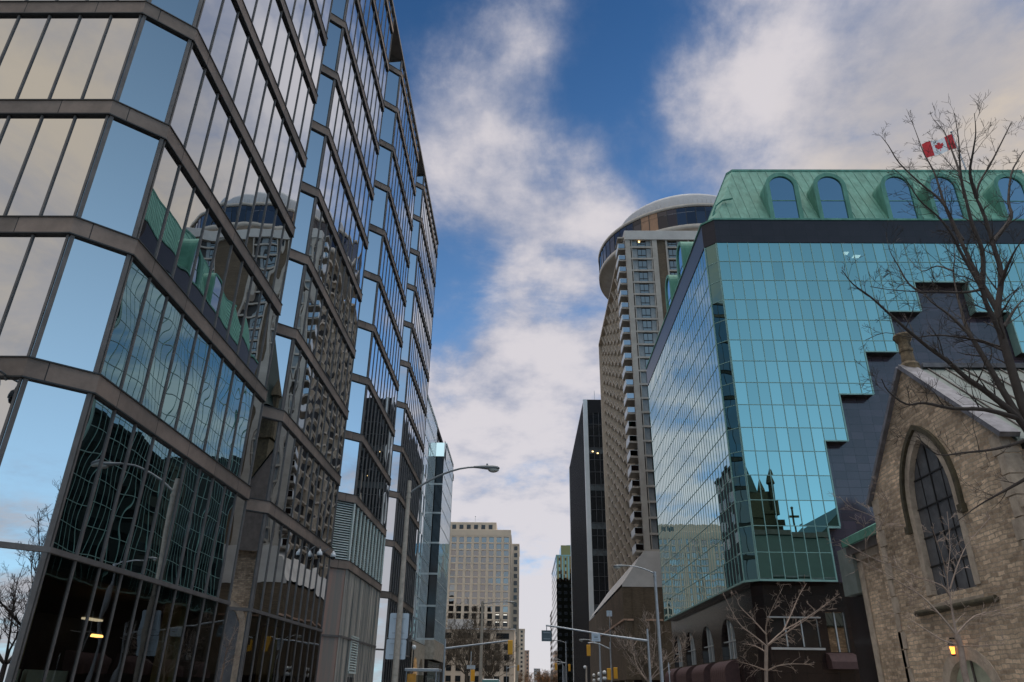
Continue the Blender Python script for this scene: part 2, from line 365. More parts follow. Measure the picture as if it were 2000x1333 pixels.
CLOUDS = [((-.066, .698, .713), 1, 9, .22), ((-.054, .777, .628), 2, 10, .22), ((.036, .814, .58), 2, 8, .30), ((.085, .831, .55), 1, 6, .26),
          ((.044, .895, .443), 2, 8, .26), ((-.053, .919, .391), 2, 9, .12), ((.491, .598, .633), 4, 22, .36), ((.408, .671, .619), 2, 16, .22), ((.36, .60, .71), 3, 12, .12), ((.55, .5, .66), 4, 18, .10),
          ((.311, .661, .683), .5, 4, .30), ((0, .99, .12), 8, 26, .42), ((.181, .752, .634), 2, 9, .22), ((.243, .64, .729), 2, 8, .16),
          ((-.68, -.52, .62), 10, 32, .42), ((-.5, -.75, .45), 8, 25, .34), ((.9, .1, .42), 10, 30, .22), ((.8, -.56, .16), 3, 13, .42), ((.95, -.2, .26), 3, 15, .5), ((.6, -.72, .42), 2, 10, .2), ((-.7, .6, .4), 10, 30, .25)]
HOLES = [((.068, .746, .662), 1, 7, -.26), ((.141, .666, .732), 1, 8, -.20), ((-.117, .861, .495), 1, 7, -.22), ((.06, .865, .498), 1, 5, -.26),
         ((-.117, .664, .739), 1, 7, -.2), ((.55, -.70, .55), 16, 40, -.5), ((.75, -.35, .55), 10, 34, -.45), ((.15, -.8, .6), 10, 30, -.3), ((.30, .60, .75), 2, 7, -.15)]
msk = mth('MULTIPLY_ADD', n1.outputs[0], 2.0, -.59)
for b_ in CLOUDS + HOLES: msk = mth('ADD', msk, blob(*b_))
mpw = N(nt, 'ShaderNodeMapping'); mpw.inputs['Scale'].default_value = (1.3, .75, 1); mpw.inputs['Rotation'].default_value = (0, 0, R(-38)); L(nt, cb, 0, mpw, 'Vector')
n4 = N(nt, 'ShaderNodeTexNoise', Scale=4.2, Detail=9., Roughness=.62, Distortion=.5); L(nt, mpw, 0, n4, 'Vector')      # wind-drawn wisps
msk = mth('ADD', msk, mth('MULTIPLY', mth('SUBTRACT', n2.outputs[0], .5), .6))
msk = mth('ADD', msk, mth('MULTIPLY', mth('SUBTRACT', n4.outputs[0], .42), .6))
hz = mth('POWER', mth('SUBTRACT', 1., mth('MAXIMUM', sx.outputs[2], 0.), clamp=True), 6.)
hz2 = mth('POWER', mth('SUBTRACT', 1., mth('MAXIMUM', sx.outputs[2], 0.), clamp=True), 4.)
msk = mth('MULTIPLY_ADD', hz2, .42, msk)
ms = N(nt, 'ShaderNodeMapRange', interpolation_type='SMOOTHERSTEP'); nt.links.new(msk, ms.inputs[0])
ms.inputs[1].default_value = .26; ms.inputs[2].default_value = 1.06; ms.inputs[3].default_value = 0; ms.inputs[4].default_value = .93
# clear sky: deepen the blue a little
sk1 = N(nt, 'ShaderNodeVectorMath', operation='MULTIPLY'); sk1.inputs[1].default_value = (.17, .41, .68); L(nt, sky, 0, sk1, 0)
low = mth('POWER', mth('SUBTRACT', 1., mth('MAXIMUM', sx.outputs[2], 0.), clamp=True), 2.2)      # paler towards the horizon
lowv = N(nt, 'ShaderNodeVectorMath', operation='SCALE'); lowv.inputs[0].default_value = (1.75, 2.75, 3.9); nt.links.new(low, lowv.inputs['Scale'])
nor = N(nt, 'ShaderNodeMapRange', interpolation_type='SMOOTHSTEP'); L(nt, sx, 1, nor, 0)          # the northern sky, away from the sun, is pale and clear
for i_, v_ in ((1, .45), (2, -.65), (3, 0.), (4, 1.)): nor.inputs[i_].default_value = v_
norv = N(nt, 'ShaderNodeVectorMath', operation='SCALE'); norv.inputs[0].default_value = (1.35, 1.85, 1.85); nt.links.new(mth('MULTIPLY', nor.outputs[0], mth('MULTIPLY_ADD', mth('MAXIMUM', sx.outputs[2], 0.), -1.75, 1.75)), norv.inputs['Scale'])
sk2 = N(nt, 'ShaderNodeVectorMath', operation='ADD'); L(nt, sk1, 0, sk2, 0); L(nt, lowv, 0, sk2, 1)
skym = N(nt, 'ShaderNodeVectorMath', operation='ADD'); L(nt, sk2, 0, skym, 0); L(nt, norv, 0, skym, 1)
# clouds: lavender grey underside, creamy where they are thick, warm towards the low sun and the north-east
sh = N(nt, 'ShaderNodeMapRange', interpolation_type='SMOOTHSTEP'); nt.links.new(mth('ADD', mth('MULTIPLY', n2.outputs[0], .75), mth('MULTIPLY_ADD', msk, .42, mth('MULTIPLY', hz, .55))), sh.inputs[0])
sh.inputs[1].default_value = .52; sh.inputs[2].default_value = .98
CL_DARK = (1.65, 1.85, 2.5); CL_LIGHT = (4.0, 3.75, 3.85); CL_WARM = (4.0, 3.3, 2.4)
cm = N(nt, 'ShaderNodeMix', data_type='RGBA', clamp_result=False); L(nt, sh, 0, cm, 0); cm.inputs[6].default_value = (*CL_DARK, 1); cm.inputs[7].default_value = (*CL_LIGHT, 1)
wm = mth('ADD', blob((.53, .655, .53), 1, 16, .9), blob((-.70, -.50, .55), 8, 34, .85), clamp=True)
cm2 = N(nt, 'ShaderNodeMix', data_type='RGBA', clamp_result=False); nt.links.new(wm, cm2.inputs[0]); L(nt, cm, 2, cm2, 6); cw_ = N(nt, 'ShaderNodeMix', data_type='RGBA', clamp_result=False); cw_.inputs[6].default_value = (2.5, 2.35, 2.35, 1); cw_.inputs[7].default_value = (*CL_WARM, 1)
cwf = N(nt, 'ShaderNodeMapRange', interpolation_type='SMOOTHSTEP'); L(nt, n1, 0, cwf, 0); cwf.inputs[1].default_value = .36; cwf.inputs[2].default_value = .60; L(nt, cwf, 0, cw_, 0); L(nt, cw_, 2, cm2, 7)
zen = N(nt, 'ShaderNodeMapRange', interpolation_type='SMOOTHSTEP'); L(nt, sx, 2, zen, 0)           # unseen overhead sky boosted, added to raise the ambient light
for i_, v_ in ((1, .78), (2, .97), (3, 1.), (4, 7.)): zen.inputs[i_].default_value = v_
fin = N(nt, 'ShaderNodeMix', data_type='RGBA', clamp_result=False); L(nt, ms, 0, fin, 0); L(nt, skym, 0, fin, 6); L(nt, cm2, 2, fin, 7)
zt_ = N(nt, 'ShaderNodeMix', data_type='RGBA', clamp_result=False); L(nt, zen, 0, zt_, 0); zt_.clamp_factor = True
zf_ = mth('MULTIPLY', mth('SUBTRACT', zen.outputs[0], 1., clamp=True), .6); nt.links.new(zf_, zt_.inputs[0]); L(nt, fin, 2, zt_, 6); zt_.inputs[7].default_value = (4.6, 4.2, 3.6, 1)
fz = N(nt, 'ShaderNodeVectorMath', operation='SCALE'); L(nt, zt_, 2, fz, 0); L(nt, zen, 0, fz, 'Scale'); L(nt, fz, 0, bg, 0)
sc.view_settings.view_transform = 'Standard'; sc.view_settings.look = 'None'; sc.view_settings.exposure = 0.6; sc.view_settings.gamma = 1.0
sc.cycles.max_bounces = 8; sc.cycles.glossy_bounces = 5; sc.cycles.diffuse_bounces = 3; sc.cycles.transparent_max_bounces = 10
sc.cycles.caustics_reflective = True; sc.cycles.caustics_refractive = False
sc.cycles.use_denoising = True
sc.cycles.use_adaptive_sampling = True

# ------------------------------------------------------------------ ground, road, pavements
b = MB(); b.box(-2500, -2500, -1, 2500, 2500, 0); struct('ground', b, M['ground'])
b = MB(); b.box(-6.2, -300, .0, 8.6, 1500, .004)
struct('road', b, M['asphalt'])
b = MB(); b.box(-300, -12, .0, -6.2, 6, .004); b.box(8.6, -12, 0, 300, 6, .004); b.box(-300, 99, 0, -6.2, 112, .004); b.box(8.6, 99, 0, 300, 112, .004)
struct('cross_street', b, M['asphalt'])
def pavement(x0, y0, x1, y1):
    b = MB(); b.box(x0, y0, -.1, x1, y1, .13); struct('pavement', b, M['paving'])
for y0, y1 in ((6, 99), (112, 700)):
    pavement(-60, y0, -6.4, y1); pavement(8.8, y0, 70, y1)
    b = MB(); b.box(-6.4, y0, -.1, -6.2, y1, .125); b.box(8.6, y0, -.1, 8.8, y1, .125); struct('kerb', b, M['kerb'])
b = MB()
for x in (-2.5, 1.2, 4.9):
    y = 14
    while y < 420: b.box(x - .06, y, .004, x + .06, y + 3, .008); y += 9
for y in (8.5, 96, 115): b.box(-6, y, .004, 8.4, y + .4, .008)
struct('road_markings', b, M['marking'])

# ------------------------------------------------------------------ facade helpers
def outn(p, q, s):
    d = Vector((q[0] - p[0], q[1] - p[1], 0)).normalized()
    return d, Vector((d.y, -d.x, 0)) * s
def pane(b, p, q, z0, z1, off, s):
    d, n = outn(p, q, s)
    a = [Vector((p[0], p[1], z0)) + n * off, Vector((q[0], q[1], z0)) + n * off, Vector((q[0], q[1], z1)) + n * off, Vector((p[0], p[1], z1)) + n * off]
    b.face(a if s > 0 else a[::-1])
def lerp(p, q, t): return (p[0] + (q[0] - p[0]) * t, p[1] + (q[1] - p[1]) * t)
def post(b, p, d, n, z0, z1, w, o0, o1):
    c = Vector((p[0], p[1], (z0 + z1) / 2)) + n * (o0 + o1) / 2
    b.obox(c, d * w / 2, n * (o1 - o0) / 2, Vector((0, 0, (z1 - z0) / 2)))
def offset_path(pts, o, s):
    out = []
    for i, p in enumerate(pts):
        ns = []
        if i > 0: ns.append(outn(pts[i - 1], p, s)[1])
        if i < len(pts) - 1: ns.append(outn(p, pts[i + 1], s)[1])
        if len(ns) == 1: v = ns[0] * o
        else:
            h = (ns[0] + ns[1]).normalized(); v = h * (o / max(.3, h.dot(ns[0])))
        out.append((p[0] + v.x, p[1] + v.y))
    return out
def ribbon(b, pts, z0, z1, o0, o1, s):
    A = offset_path(pts, o0, s); B = offset_path(pts, o1, s)
    rings = [[(A[i][0], A[i][1], z0), (B[i][0], B[i][1], z0), (B[i][0], B[i][1], z1), (A[i][0], A[i][1], z1)] for i in range(len(pts))]
    b.loft(rings, cap=True)
def panes(b, mb_m, pts, counts, z0, z1, s, w=.05, o=.04, ends=True, off=0.):
    """split every segment into counts panes, upright mullions between them"""
    for i in range(len(pts) - 1):
        p, q = pts[i], pts[i + 1]; n_ = counts[i]; d, n = outn(p, q, s)
        for k in range(n_):
            pane(b, lerp(p, q, k / n_), lerp(p, q, (k + 1) / n_), z0, z1, off, s)
            if mb_m is not None and (k > 0): post(mb_m, lerp(p, q, k / n_), d, n, z0, z1, w, off - .02, off + o)
        if mb_m is not None:
            wc = w * 1.25
            post(mb_m, lerp(p, q, wc / 2 / max(.1, math.dist(p, q))), d, n, z0, z1, wc, off - .02, off + o)
            post(mb_m, lerp(p, q, 1 - wc / 2 / max(.1, math.dist(p, q))), d, n, z0, z1, wc, off - .02, off + o)

# ------------------------------------------------------------------ left: mirror-glass tower with sawtooth bays
XF = -10.67
root = thing('office_tower', 'tall bronze mirror-glass office tower with chamfered sawtooth bays, filling the left side', 'office tower', (-20, 40, 0))
BAYS = [(16.6, 27.7, 10), (30.1, 41.1, 10), (45.5, 56.6, 10), (60.9, 74.0, 12)]
front = [(-44.0, 15.6), (-11.77, 15.6)]
bands = [8.4 + 4 * k for k in range(11)]
TOP = 50.3
def baypts(c): return [(XF - 1.1, c[0] - 1.0), (XF, c[0]), (XF, c[1])]
def strips(z0, z1, gl, lower=False):
    for bi, c in enumerate(BAYS):
        if z0 < 12 and bi == 2: continue
        g = MB(); mm = MB(); pts = baypts(c)
        if bi == 0: pts = pts
        g.mi = 1; pane(g, pts[0], pts[1], z0, z1, 0, 1); g.mi = 0
        panes(g, mm, pts[1:], [c[2]], z0, z1, 1)
        d, n = outn(pts[0], pts[1], 1)
        post(mm, lerp(pts[0], pts[1], .04), d, n, z0, z1, .1, -.02, .06); post(mm, lerp(pts[0], pts[1], .96), d, n, z0, z1, .1, -.02, .06)
        o = part('window_strip', g, [M[gl], M['glass_flat']], root)
        part('mullions', mm, M['bronze'], o)
    g = MB(); mm = MB(); panes(g, mm, front, [34], z0, z1, 1)
    o = part('window_strip', g, M['glass_flat'] if gl != 'glass_shop' else M[gl], root); part('mullions', mm, M['bronze'], o)
strips(0.15, 4.34, 'glass_shop')
strips(4.46, 8.17, 'glass_dark')
for k, bz in enumerate(bands):
    strips(bz + .23, (bands[k + 1] - .23) if k < 10 else TOP - .35, 'glass_dark')
def bandpart(name, z0, z1, o1, m):
    b = MB()
    for bi, c in enumerate(BAYS):
        pts = baypts(c)
        if bi == 0: pts = front[:1] + pts
        ribbon(b, pts, z0, z1, -.05, o1, 1)
    return part(name, b, M[m], root)
for bz in bands: bandpart('spandrel_band', bz - .23, bz + .23, .09, 'copper_aged')
bandpart('transom', 4.34, 4.46, .07, 'bronze')
bandpart('plinth', 0, .15, .06, 'granite_dark')
b = MB(); ribbon(b, front + [(XF, 16.6), (XF, 74.0)], TOP - .3, TOP, -1.6, .12, 1); part('roof_parapet', b, M['bronze'], root)
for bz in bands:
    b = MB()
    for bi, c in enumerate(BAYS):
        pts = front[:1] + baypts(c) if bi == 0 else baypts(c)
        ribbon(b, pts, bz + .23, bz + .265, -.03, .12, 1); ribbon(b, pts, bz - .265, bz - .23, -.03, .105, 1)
    part('band_shadow_line', b, M['signal_black'], root)  # black strips stand in for the shadow line above and below each band
# returns between the bays, roof and the dark body behind the glass
b = MB()
for i, c in enumerate(BAYS):
    nx = BAYS[i + 1][0] - 1.0 if i < 3 else c[1] + 6
    b.box(XF - 1.45, c[1] - .05, 0, XF - .04, c[1] - .02, TOP - .02)
    if i < 3: b.box(XF - 1.45, c[1], 0, XF - 1.15, nx + .05, TOP - .02)
part('return_wall', b, M['bronze'], root)
b = MB(); b.box(-44, 16.0, TOP - .9, XF - 1.2, 74, TOP - .4); part('roof', b, M['darkwall'], root)
b = MB(); b.box(-44, 16.9, 4.5, -12.6, 73.5, TOP - 1.0); part('core', b, M['dark'], root)
b = MB(); b.box(-44, 73.9, 0, XF - .06, 74.0, TOP - .3); part('party_wall', b, M['darkwall'], root)
# lobby seen through the lowest panes
b = MB(); b.box(-44, 16.2, .02, XF - .3, 44, .14); part('lobby_floor', b, M['floor_int'], root)
b = MB(); b.box(-20, 16.5, .14, -19.7, 44, 4.3); b.box(-19.7, 43.6, .14, -12.4, 43.9, 4.3); part('lobby_wall', b, M['darkwall'], root)
b = MB()
for y in (17.2, 19.2): b.box(-12.1, y, .14, -12.0, y + 1.75, 2.0); b.box(-13.2, y + 1.7, .14, -12.0, y + 1.75, 2.0)
part('partition', b, M['partition'], root)
for cx, cy_ in ((-12.2, 27.0), (-12.3, 32.2), (-12.2, 37.5), (-14.5, 22.0)):
    b = MB(); b.box(cx - .3, cy_ - .3, .14, cx + .3, cy_ + .3, 4.3); part('column', b, M['column_y'], root)
for cx, cy_, w in ((-13.4, 18.3, .5), (-13.6, 24.5, .6), (-13.4, 30.6, .7), (-14, 35, .5)):
    b = MB(); b.box(cx - .03, cy_, 3.1, cx + .03, cy_ + w, 3.13); b.box(cx - .1, cy_ + .1, 3.05, cx + .1, cy_ + w - .1, 3.1); part('pendant_lamp', b, M['warm_lamp'], root)
for cx, cy_ in ((-18.6, 27.0), (-18.8, 33.0), (-17.5, 39)):
    b = MB(); b.box(cx - .15, cy_, 4.2, cx + .15, cy_ + 1.2, 4.28); part('ceiling_light', b, M['lobby_light'], root)
b = MB(); b.box(-44, 16.3, 4.3, XF - 1.3, 44, 4.42); part('lobby_ceiling', b, M['darkwall'], root)
for cy_ in (23.2, 29.4):
    b = MB(); b.box(-14.6, cy_, .14, -13.2, cy_ + 3.4, 1.15); b.box(-14.7, cy_ - .05, 1.15, -13.1, cy_ + 3.45, 1.2); part('lobby_desk', b, M['sign_back'], root)
# third bay: louvred plant room above a copper-clad wall
c = BAYS[2]; pts = baypts(c)
b = MB(); d, n = outn(pts[0], pts[1], 1)
z = 8.75
fr = MB(); back = MB()
for (p, q, cnt) in ((pts[0], pts[1], 1), (pts[1], pts[2], 10)):
    d, n = outn(p, q, 1)
    pane(back, p, q, 8.6, 12.2, -.12, 1)
    for k in range(cnt + 1): post(fr, lerp(p, q, min(.995, max(.005, k / cnt))), d, n, 8.63, 12.17, .08, -.1, .07)
    for j in range(24):
        zz = 8.75 + j * .145
        mid = Vector((*lerp(p, q, .5), zz)) - n * .03
        ln = math.dist(p, q) / 2 - .03
        b.obox(mid, d * ln, n * .045 + Vector((0, 0, -.04)), (n * .03 + Vector((0, 0, .055))).normalized() * .007)
lv = part('louvre_grille', b, M['louvre'], root); part('louvre_frame', fr, M['louvre'], lv); part('louvre_cavity', back, M['dark'], lv)
b = MB(); b.mi = 0
pane(b, pts[1], pts[2], 0, 8.17, 0, 1); b.mi = 1; pane(b, pts[0], pts[1], 0, 8.17, 0, 1)
cw = part('copper_cladding', b, [M['copper_wall'], M['copper_rose']], root)
b = MB(); d, n = outn(pts[1], pts[2], 1)
for k in range(0, 11): post(b, lerp(pts[1], pts[2], min(.994, max(.006, k / 10))), d, n, .15, 8.17, .05, -.02, .045)
d2, n2_ = outn(pts[0], pts[1], 1)
post(b, lerp(pts[0], pts[1], .95), d2, n2_, .15, 8.17, .09, -.02, .05); post(b, lerp(pts[0], pts[1], .05), d2, n2_, .15, 8.17, .06, -.02, .04)
part('standing_seams', b, M['copper_wall'], cw)
b = MB()
for j in range(13): b.obox((XF + .03, 49.4, 2.75 + j * .145), Vector((0, .95, 0)), Vector((.05, 0, -.04)), Vector((.008, 0, .01)))
b.box(XF - .02, 48.4, 2.55, XF + .07, 48.47, 4.6); b.box(XF - .02, 50.33, 2.55, XF + .07, 50.4, 4.6); b.box(XF - .02, 48.4, 2.5, XF + .09, 50.4, 2.62); b.box(XF - .02, 48.4, 4.56, XF + .09, 50.4, 4.63)
part('vent_grille', b, M['louvre'], cw)
b = MB(); b.box(XF - .01, 48.5, .15, XF + .02, 50.3, 2.3); part('service_door', b, M['dark'], root)

def dome_camera(loc, dirv, mat_, label, name='security_camera'):
    """bracket arm with a bell housing and a dark dome"""
    t = thing(name, label, 'security camera', loc, 'dome cameras on the glass tower')
    x, y, z = loc; dx, dy = dirv
    b = MB(); b.tube([(x - dx * .6, y - dy * .6, z + .12), (x - dx * .3, y - dy * .3, z + .36), (x, y, z + .36), (x, y, z + .20)], [.035, .03, .03, .03], 8); part('bracket', b, M['grey_dome'], t)
    b = MB(); b.lathe([(.0, .26), (.045, .25), (.06, .17), (.12, .12), (.145, .02), (.145, -.05), (.125, -.06)], (x, y), 20, z); part('housing', b, M[mat_], t)
    b = MB(); b.lathe([(.12, -.05), (.118, -.10), (.09, -.165), (.04, -.195), (.0, -.20)], (x, y), 20, z); part('dome', b, M['glass_black'], t)
dome_camera((-12.12, 15.2, 7.83), (.1, -1), 'grey_dome', 'dark grey dome camera under the lowest bronze band near the left edge')
dome_camera((-10.15, 37.0, 7.66), (1, .1), 'white_dome', 'left one of two white dome cameras beside the louvred plant room')
dome_camera((-10.05, 39.3, 7.95), (1, .1), 'white_dome', 'right one of two white dome cameras beside the louvred plant room')

# ------------------------------------------------------------------ left: the two paler glass blocks behind it
def grid_facade(rootob, pts, s, counts, rows, gl, mu, w, o, name='window_strip', hw=None, per=1):
    """rows = list of z; one part per `per` storeys"""
    for r0 in range(0, len(rows) - 1, per):
        g = MB(); mm = MB()
        for k in range(r0, min(r0 + per, len(rows) - 1)):
            panes(g, mm, pts, counts, rows[k], rows[k + 1], s, w, o)
            ribbon(mm, pts, rows[k] - (hw or w) / 2, rows[k] + (hw or w) / 2, -.02, o * .85, s)
        ribbon(mm, pts, rows[min(r0 + per, len(rows) - 1)] - (hw or w) / 2, rows[min(r0 + per, len(rows) - 1)] + (hw or w) / 2, -.02, o * .8, s)
        ob = part(name, g, M[gl], rootob); part('mullions', mm, M[mu], ob)
A = thing('glass_office_block', 'low pale glass office block with a brown stone base, next beyond the bronze tower', 'office building', (-18, 79, 0))
rows = [6.0 + 2.03 * k for k in range(13)]
grid_facade(A, [(XF, 74.3), (XF, 84.2)], 1, [10], rows, 'glass_pale', 'white_metal', .05, .03, per=2)
b = MB(); b.box(-30, 74.3, 5.8, XF - .06, 84.2, 30.3); part('core', b, M['darkwall'], A)
b = MB(); b.box(-30, 74.25, 30.36, XF + .05, 84.25, 30.75); part('roof_parapet', b, M['white_metal'], A)
b = MB()
def arch_wall(b, y0, y1, z0, z1, x, dep, ops, s=-1, ny=None, topf=None, axis='x', segs=16):
    """wall in the plane x (or y) = const from y0 to y1 with openings (c, half, sill, spring, rise, kind); s: outward sign"""
    cuts = {y0, y1}
    for c, h, *_ in ops:
        for k in range(segs + 1): cuts.add(round(c - h * math.cos(PI * k / segs), 4))
    if topf: cuts.add(topf[0])
    cuts = sorted(c for c in cuts if y0 - 1e-6 <= c <= y1 + 1e-6)
    P = (lambda y, z, d: (x - s * d, y, z)) if axis == 'x' else (lambda y, z, d: (y, x - s * d, z))
    top = (lambda y: topf[1](y)) if topf else (lambda y: z1)
    def head(op, y):
        c, h, sill, spr, rise, kind = op; t = min(1, abs(y - c) / h)
        if kind == 'round': return spr + rise * math.sqrt(max(0, 1 - t * t))
        if kind == 'point':
            r = (h * h + rise * rise) / (2 * h); return spr + math.sqrt(max(0, r * r - (r - h + abs(y - c)) ** 2))
        return spr + rise
    flip = (s > 0) == (axis == 'x')
    def q(pts): b.face(pts if flip else pts[::-1])
    for i in range(len(cuts) - 1):
        a, e = cuts[i], cuts[i + 1]; m_ = (a + e) / 2
        ins = [o for o in ops if o[0] - o[1] < m_ < o[0] + o[1]]
        ins.sort(key=lambda o: o[2])
        la = le = z0
        for o in ins:
            if o[2] > la + 1e-4: q([P(a, la, 0), P(e, le, 0), P(e, o[2], 0), P(a, o[2], 0)])
            ha, he = head(o, a), head(o, e)
            q([P(a, ha, 0), P(e, he, 0), P(e, he, dep), P(a, ha, dep)])
            q([P(a, o[2], dep), P(e, o[2], dep), P(e, o[2], 0), P(a, o[2], 0)])
            la, le = ha, he
        q([P(a, la, 0), P(e, le, 0), P(e, top(e), 0), P(a, top(a), 0)])
    for o in ops:
        for sg in (-1, 1):
            yy = o[0] + sg * o[1]; pts = [P(yy, o[2], 0), P(yy, head(o, yy), 0), P(yy, head(o, yy), dep), P(yy, o[2], dep)]
            q(pts if sg < 0 else pts[::-1])
arch_wall(b, 74.3, 84.2, 0, 5.75, XF + .15, .6, [(77.0, 1.7, .2, 3.0, 1.5, 'round'), (81.6, 1.7, .2, 3.0, 1.5, 'round')], s=1)
b.box(-30, 74.3, 5.75, XF + .15, 84.2, 5.85)
part('stone_base', b, M['dressed'], A)
b = MB(); b.box(XF - .5, 75.2, .1, XF - .45, 83.4, 4.6); part('shop_window', b, M['glass_black'], A)
b = MB(); b.box(XF - .3, 75.8, .3, XF - .28, 78.2, 3.4); part('lit_doorway', b, M['room_light'], A)
B = thing('glass_office_block', 'narrow pale glass office block with dark end windows and a sloped blue glass top', 'office building', (-18, 91, 0))
XB = -9.72
rows = [6.6 + 2.03 * k for k in range(12)]
grid_facade(B, [(XB, 84.9), (XB, 96.4)], 1, [11], rows, 'glass_pale', 'white_metal', .05, .03, per=2)
for k in range(6):
    g = MB(); z0 = 6.6 + k * 3.4; pane(g, (-11.5, 84.9), (XB, 84.9), z0 + .12, z0 + 3.28, 0, 1); o = part('end_window', g, M['glass_black'], B)
    f = MB(); f.box(-11.5, 84.83, z0 - .1, XB, 84.98, z0 + .1); f.box(-10.95, 84.86, z0 + .1, -10.9, 84.95, z0 + 3.3); part('frame', f, M['white_metal'], o)
g = MB(); g.face([(-11.5, 84.9, 27.0), (XB, 84.9, 27.0), (XB, 86.8, 29.3), (-11.5, 86.8, 29.3)]); g.face([(XB, 84.9, 27.0), (XB, 86.8, 27.0), (XB, 86.8, 29.3)])
part('sloped_glazing', g, M['bluesky_glass'], B)
b = MB(); b.box(-30, 84.95, 4.6, XB - .06, 96.4, 26.9); b.box(-30, 86.8, 26.9, XB - .06, 96.4, 28.9); part('core', b, M['darkwall'], B)
b = MB(); b.box(-30, 86.8, 28.95, XB + .05, 96.45, 29.3); part('roof_parapet', b, M['white_metal'], B)
b = MB(); b.box(-30, 84.9, 0, XB - .5, 96.4, 4.6); part('ground_floor', b, M['granite_dark'], B)
b = MB(); b.box(-30, 84.8, 4.6, XB + .1, 96.5, 6.5); part('stone_fascia', b, M['dressed'], B)
# ------------------------------------------------------------------ right: teal glass tower with a copper mansard
S = thing('teal_office_tower', 'teal mirror-glass office block with dark granite band and green copper mansard, behind the stone church', 'office building', (36, 78, 0))
XS, YS = 17.55, 60.0
CH0, CH1 = (18.53, YS), (XS, 60.98)
ROW = 2.09; ZT = 41.2
rz = [ZT - ROW * k for k in range(16)]          # row edges from the top
X1 = 54.0
STEPS = ((6, 9.85), (7, 13.95), (9, 21.27), (12, 25.55), (15, 29.67), (18, 33.8), (23, 36.95), (26, 33.8), (29, 29.67), (32, 25.55), (34, 21.27), (36, 13.95))
def zmin(i):
    """the glass of column i starts above this height (granite steps below it)"""
    for n_, z in STEPS:
        if i < n_: return z
    return 9.85
for st in range(8):
    g = MB(); g2 = MB(); mm = MB(); m2 = MB(); mL = mm
    gc = MB()
    for k in (2 * st, 2 * st + 1):
        if k > 14: continue
        z1, z0 = rz[k], rz[k + 1]
        for i in range(36):
            xa = 18.53 + i; xb = xa + 1
            zm = zmin(i)
            if z1 <= zm + .1: continue
            a0 = max(z0, zm); mm = mL if (i < 20 or k < 2) else m2
            g.mi = 1 if (k == 0 and i in (12, 13)) else 0
            pane(g if (i < 20 or k < 2) else g2, (xb, YS), (xa, YS), a0, z1, 0, -1)
            mm.box(xa - .025, YS - .05, a0, xa + .025, YS + .02, z1)
            mm.box(xa + .025, YS - .045, a0 - .025, xb - .025, YS + .02, a0 + .025)
            if i and zmin(i - 1) > a0 + .1: mm.box(xa - .05, YS - .07, a0, xa + .05, YS + .9, min(z1, zmin(i - 1)))
            if i < 35 and zmin(i + 1) > a0 + .1: mm.box(xb - .05, YS - .07, a0, xb + .05, YS + .9, min(z1, zmin(i + 1)))
    mm = mL
    # chamfer and street side
    zs = [rz[k] for k in (2 * st, 2 * st + 1, 2 * st + 2) if k <= 15]
    for k in range(len(zs) - 1):
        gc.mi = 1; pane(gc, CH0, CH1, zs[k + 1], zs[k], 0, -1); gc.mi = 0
        panes(gc, mm, [CH1, (XS, 97.0)], [36], zs[k + 1], zs[k], -1, .045, .025)
        ribbon(mm, [CH0, CH1, (XS, 97.0)], zs[k + 1] - .03, zs[k + 1] + .03, -.02, .03, -1)
    d, n = outn(CH0, CH1, -1)
    post(mm, lerp(CH0, CH1, .05), d, n, zs[-1], zs[0], .1, -.02, .08); post(mm, lerp(CH0, CH1, .95), d, n, zs[-1], zs[0], .1, -.02, .08)
    o = part('window_strip', g, [M['glass_teal'], M['glass_tealclear']], S); part('mullions', mm, M['teal_metal'], o)
    if g2.v: o = part('window_strip', g2, M['glass_teal'], S); part('mullions', m2, M['teal_metal'], o)
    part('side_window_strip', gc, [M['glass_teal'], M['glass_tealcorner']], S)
for x0, x1, z in ((30.75, 31.3, 40.45), (31.7, 32.35, 40.1)):
    b = MB(); b.box(x0, YS + .4, z, x1, YS + .9, z + .05); part('ceiling_light', b, M['office_light'], S)
# edge trims and soffits under the steps, granite wall set back
b = MB(); trims = []
for i in range(36):
    z = zmin(i); xa = 18.53 + i
    if z > 10:
        if i == 0 or abs(zmin(i - 1) - z) > .1: tr = MB(); trims.append(tr)
        tr.box(xa, YS - .08, z - .08, xa + 1, YS + .02, z + .03); b.box(xa, YS + .03, z - .02, xa + 1, YS + 1.0, z + .25)
b.box(18.6, YS + .03, 9.87, 24.5, YS + 1.0, 9.97)
part('soffit', b, M['granite_soffit'], S)
tr = MB(); trims.append(tr); tr.box(18.5, YS - .1, 9.72, 24.58, YS + .02, 9.86); ribbon(tr, [(18.53, YS), CH1, (XS, 97.0)], 9.72, 9.86, -.02, .1, -1)
for tr in trims: part('edge_trim', tr, M['teal_metal'], S)
b = MB(); b.face([(24.0, YS + 1.0, 9.8), (X1, YS + 1.0, 9.8), (X1, YS + 1.0, 37.2), (24.0, YS + 1.0, 37.2)]); part('granite_steps', b, M['granite'], S)
b = MB(); ribbon(b, [(X1, YS), CH0, CH1, (XS, 97.0)], 41.24, 43.86, -.3, .06, -1); part('granite_band', b, M['granite_band'], S)
b = MB(); ribbon(b, [(X1, YS), CH0, CH1, (XS, 97.0)], 43.86, 44.05, -.6, .14, -1); part('eave_gutter', b, M['patina'], S)
b = MB(); b.box(19.1, YS + 1.05, 9.8, X1, 97, 44); part('core', b, M['granite_dark'], S)
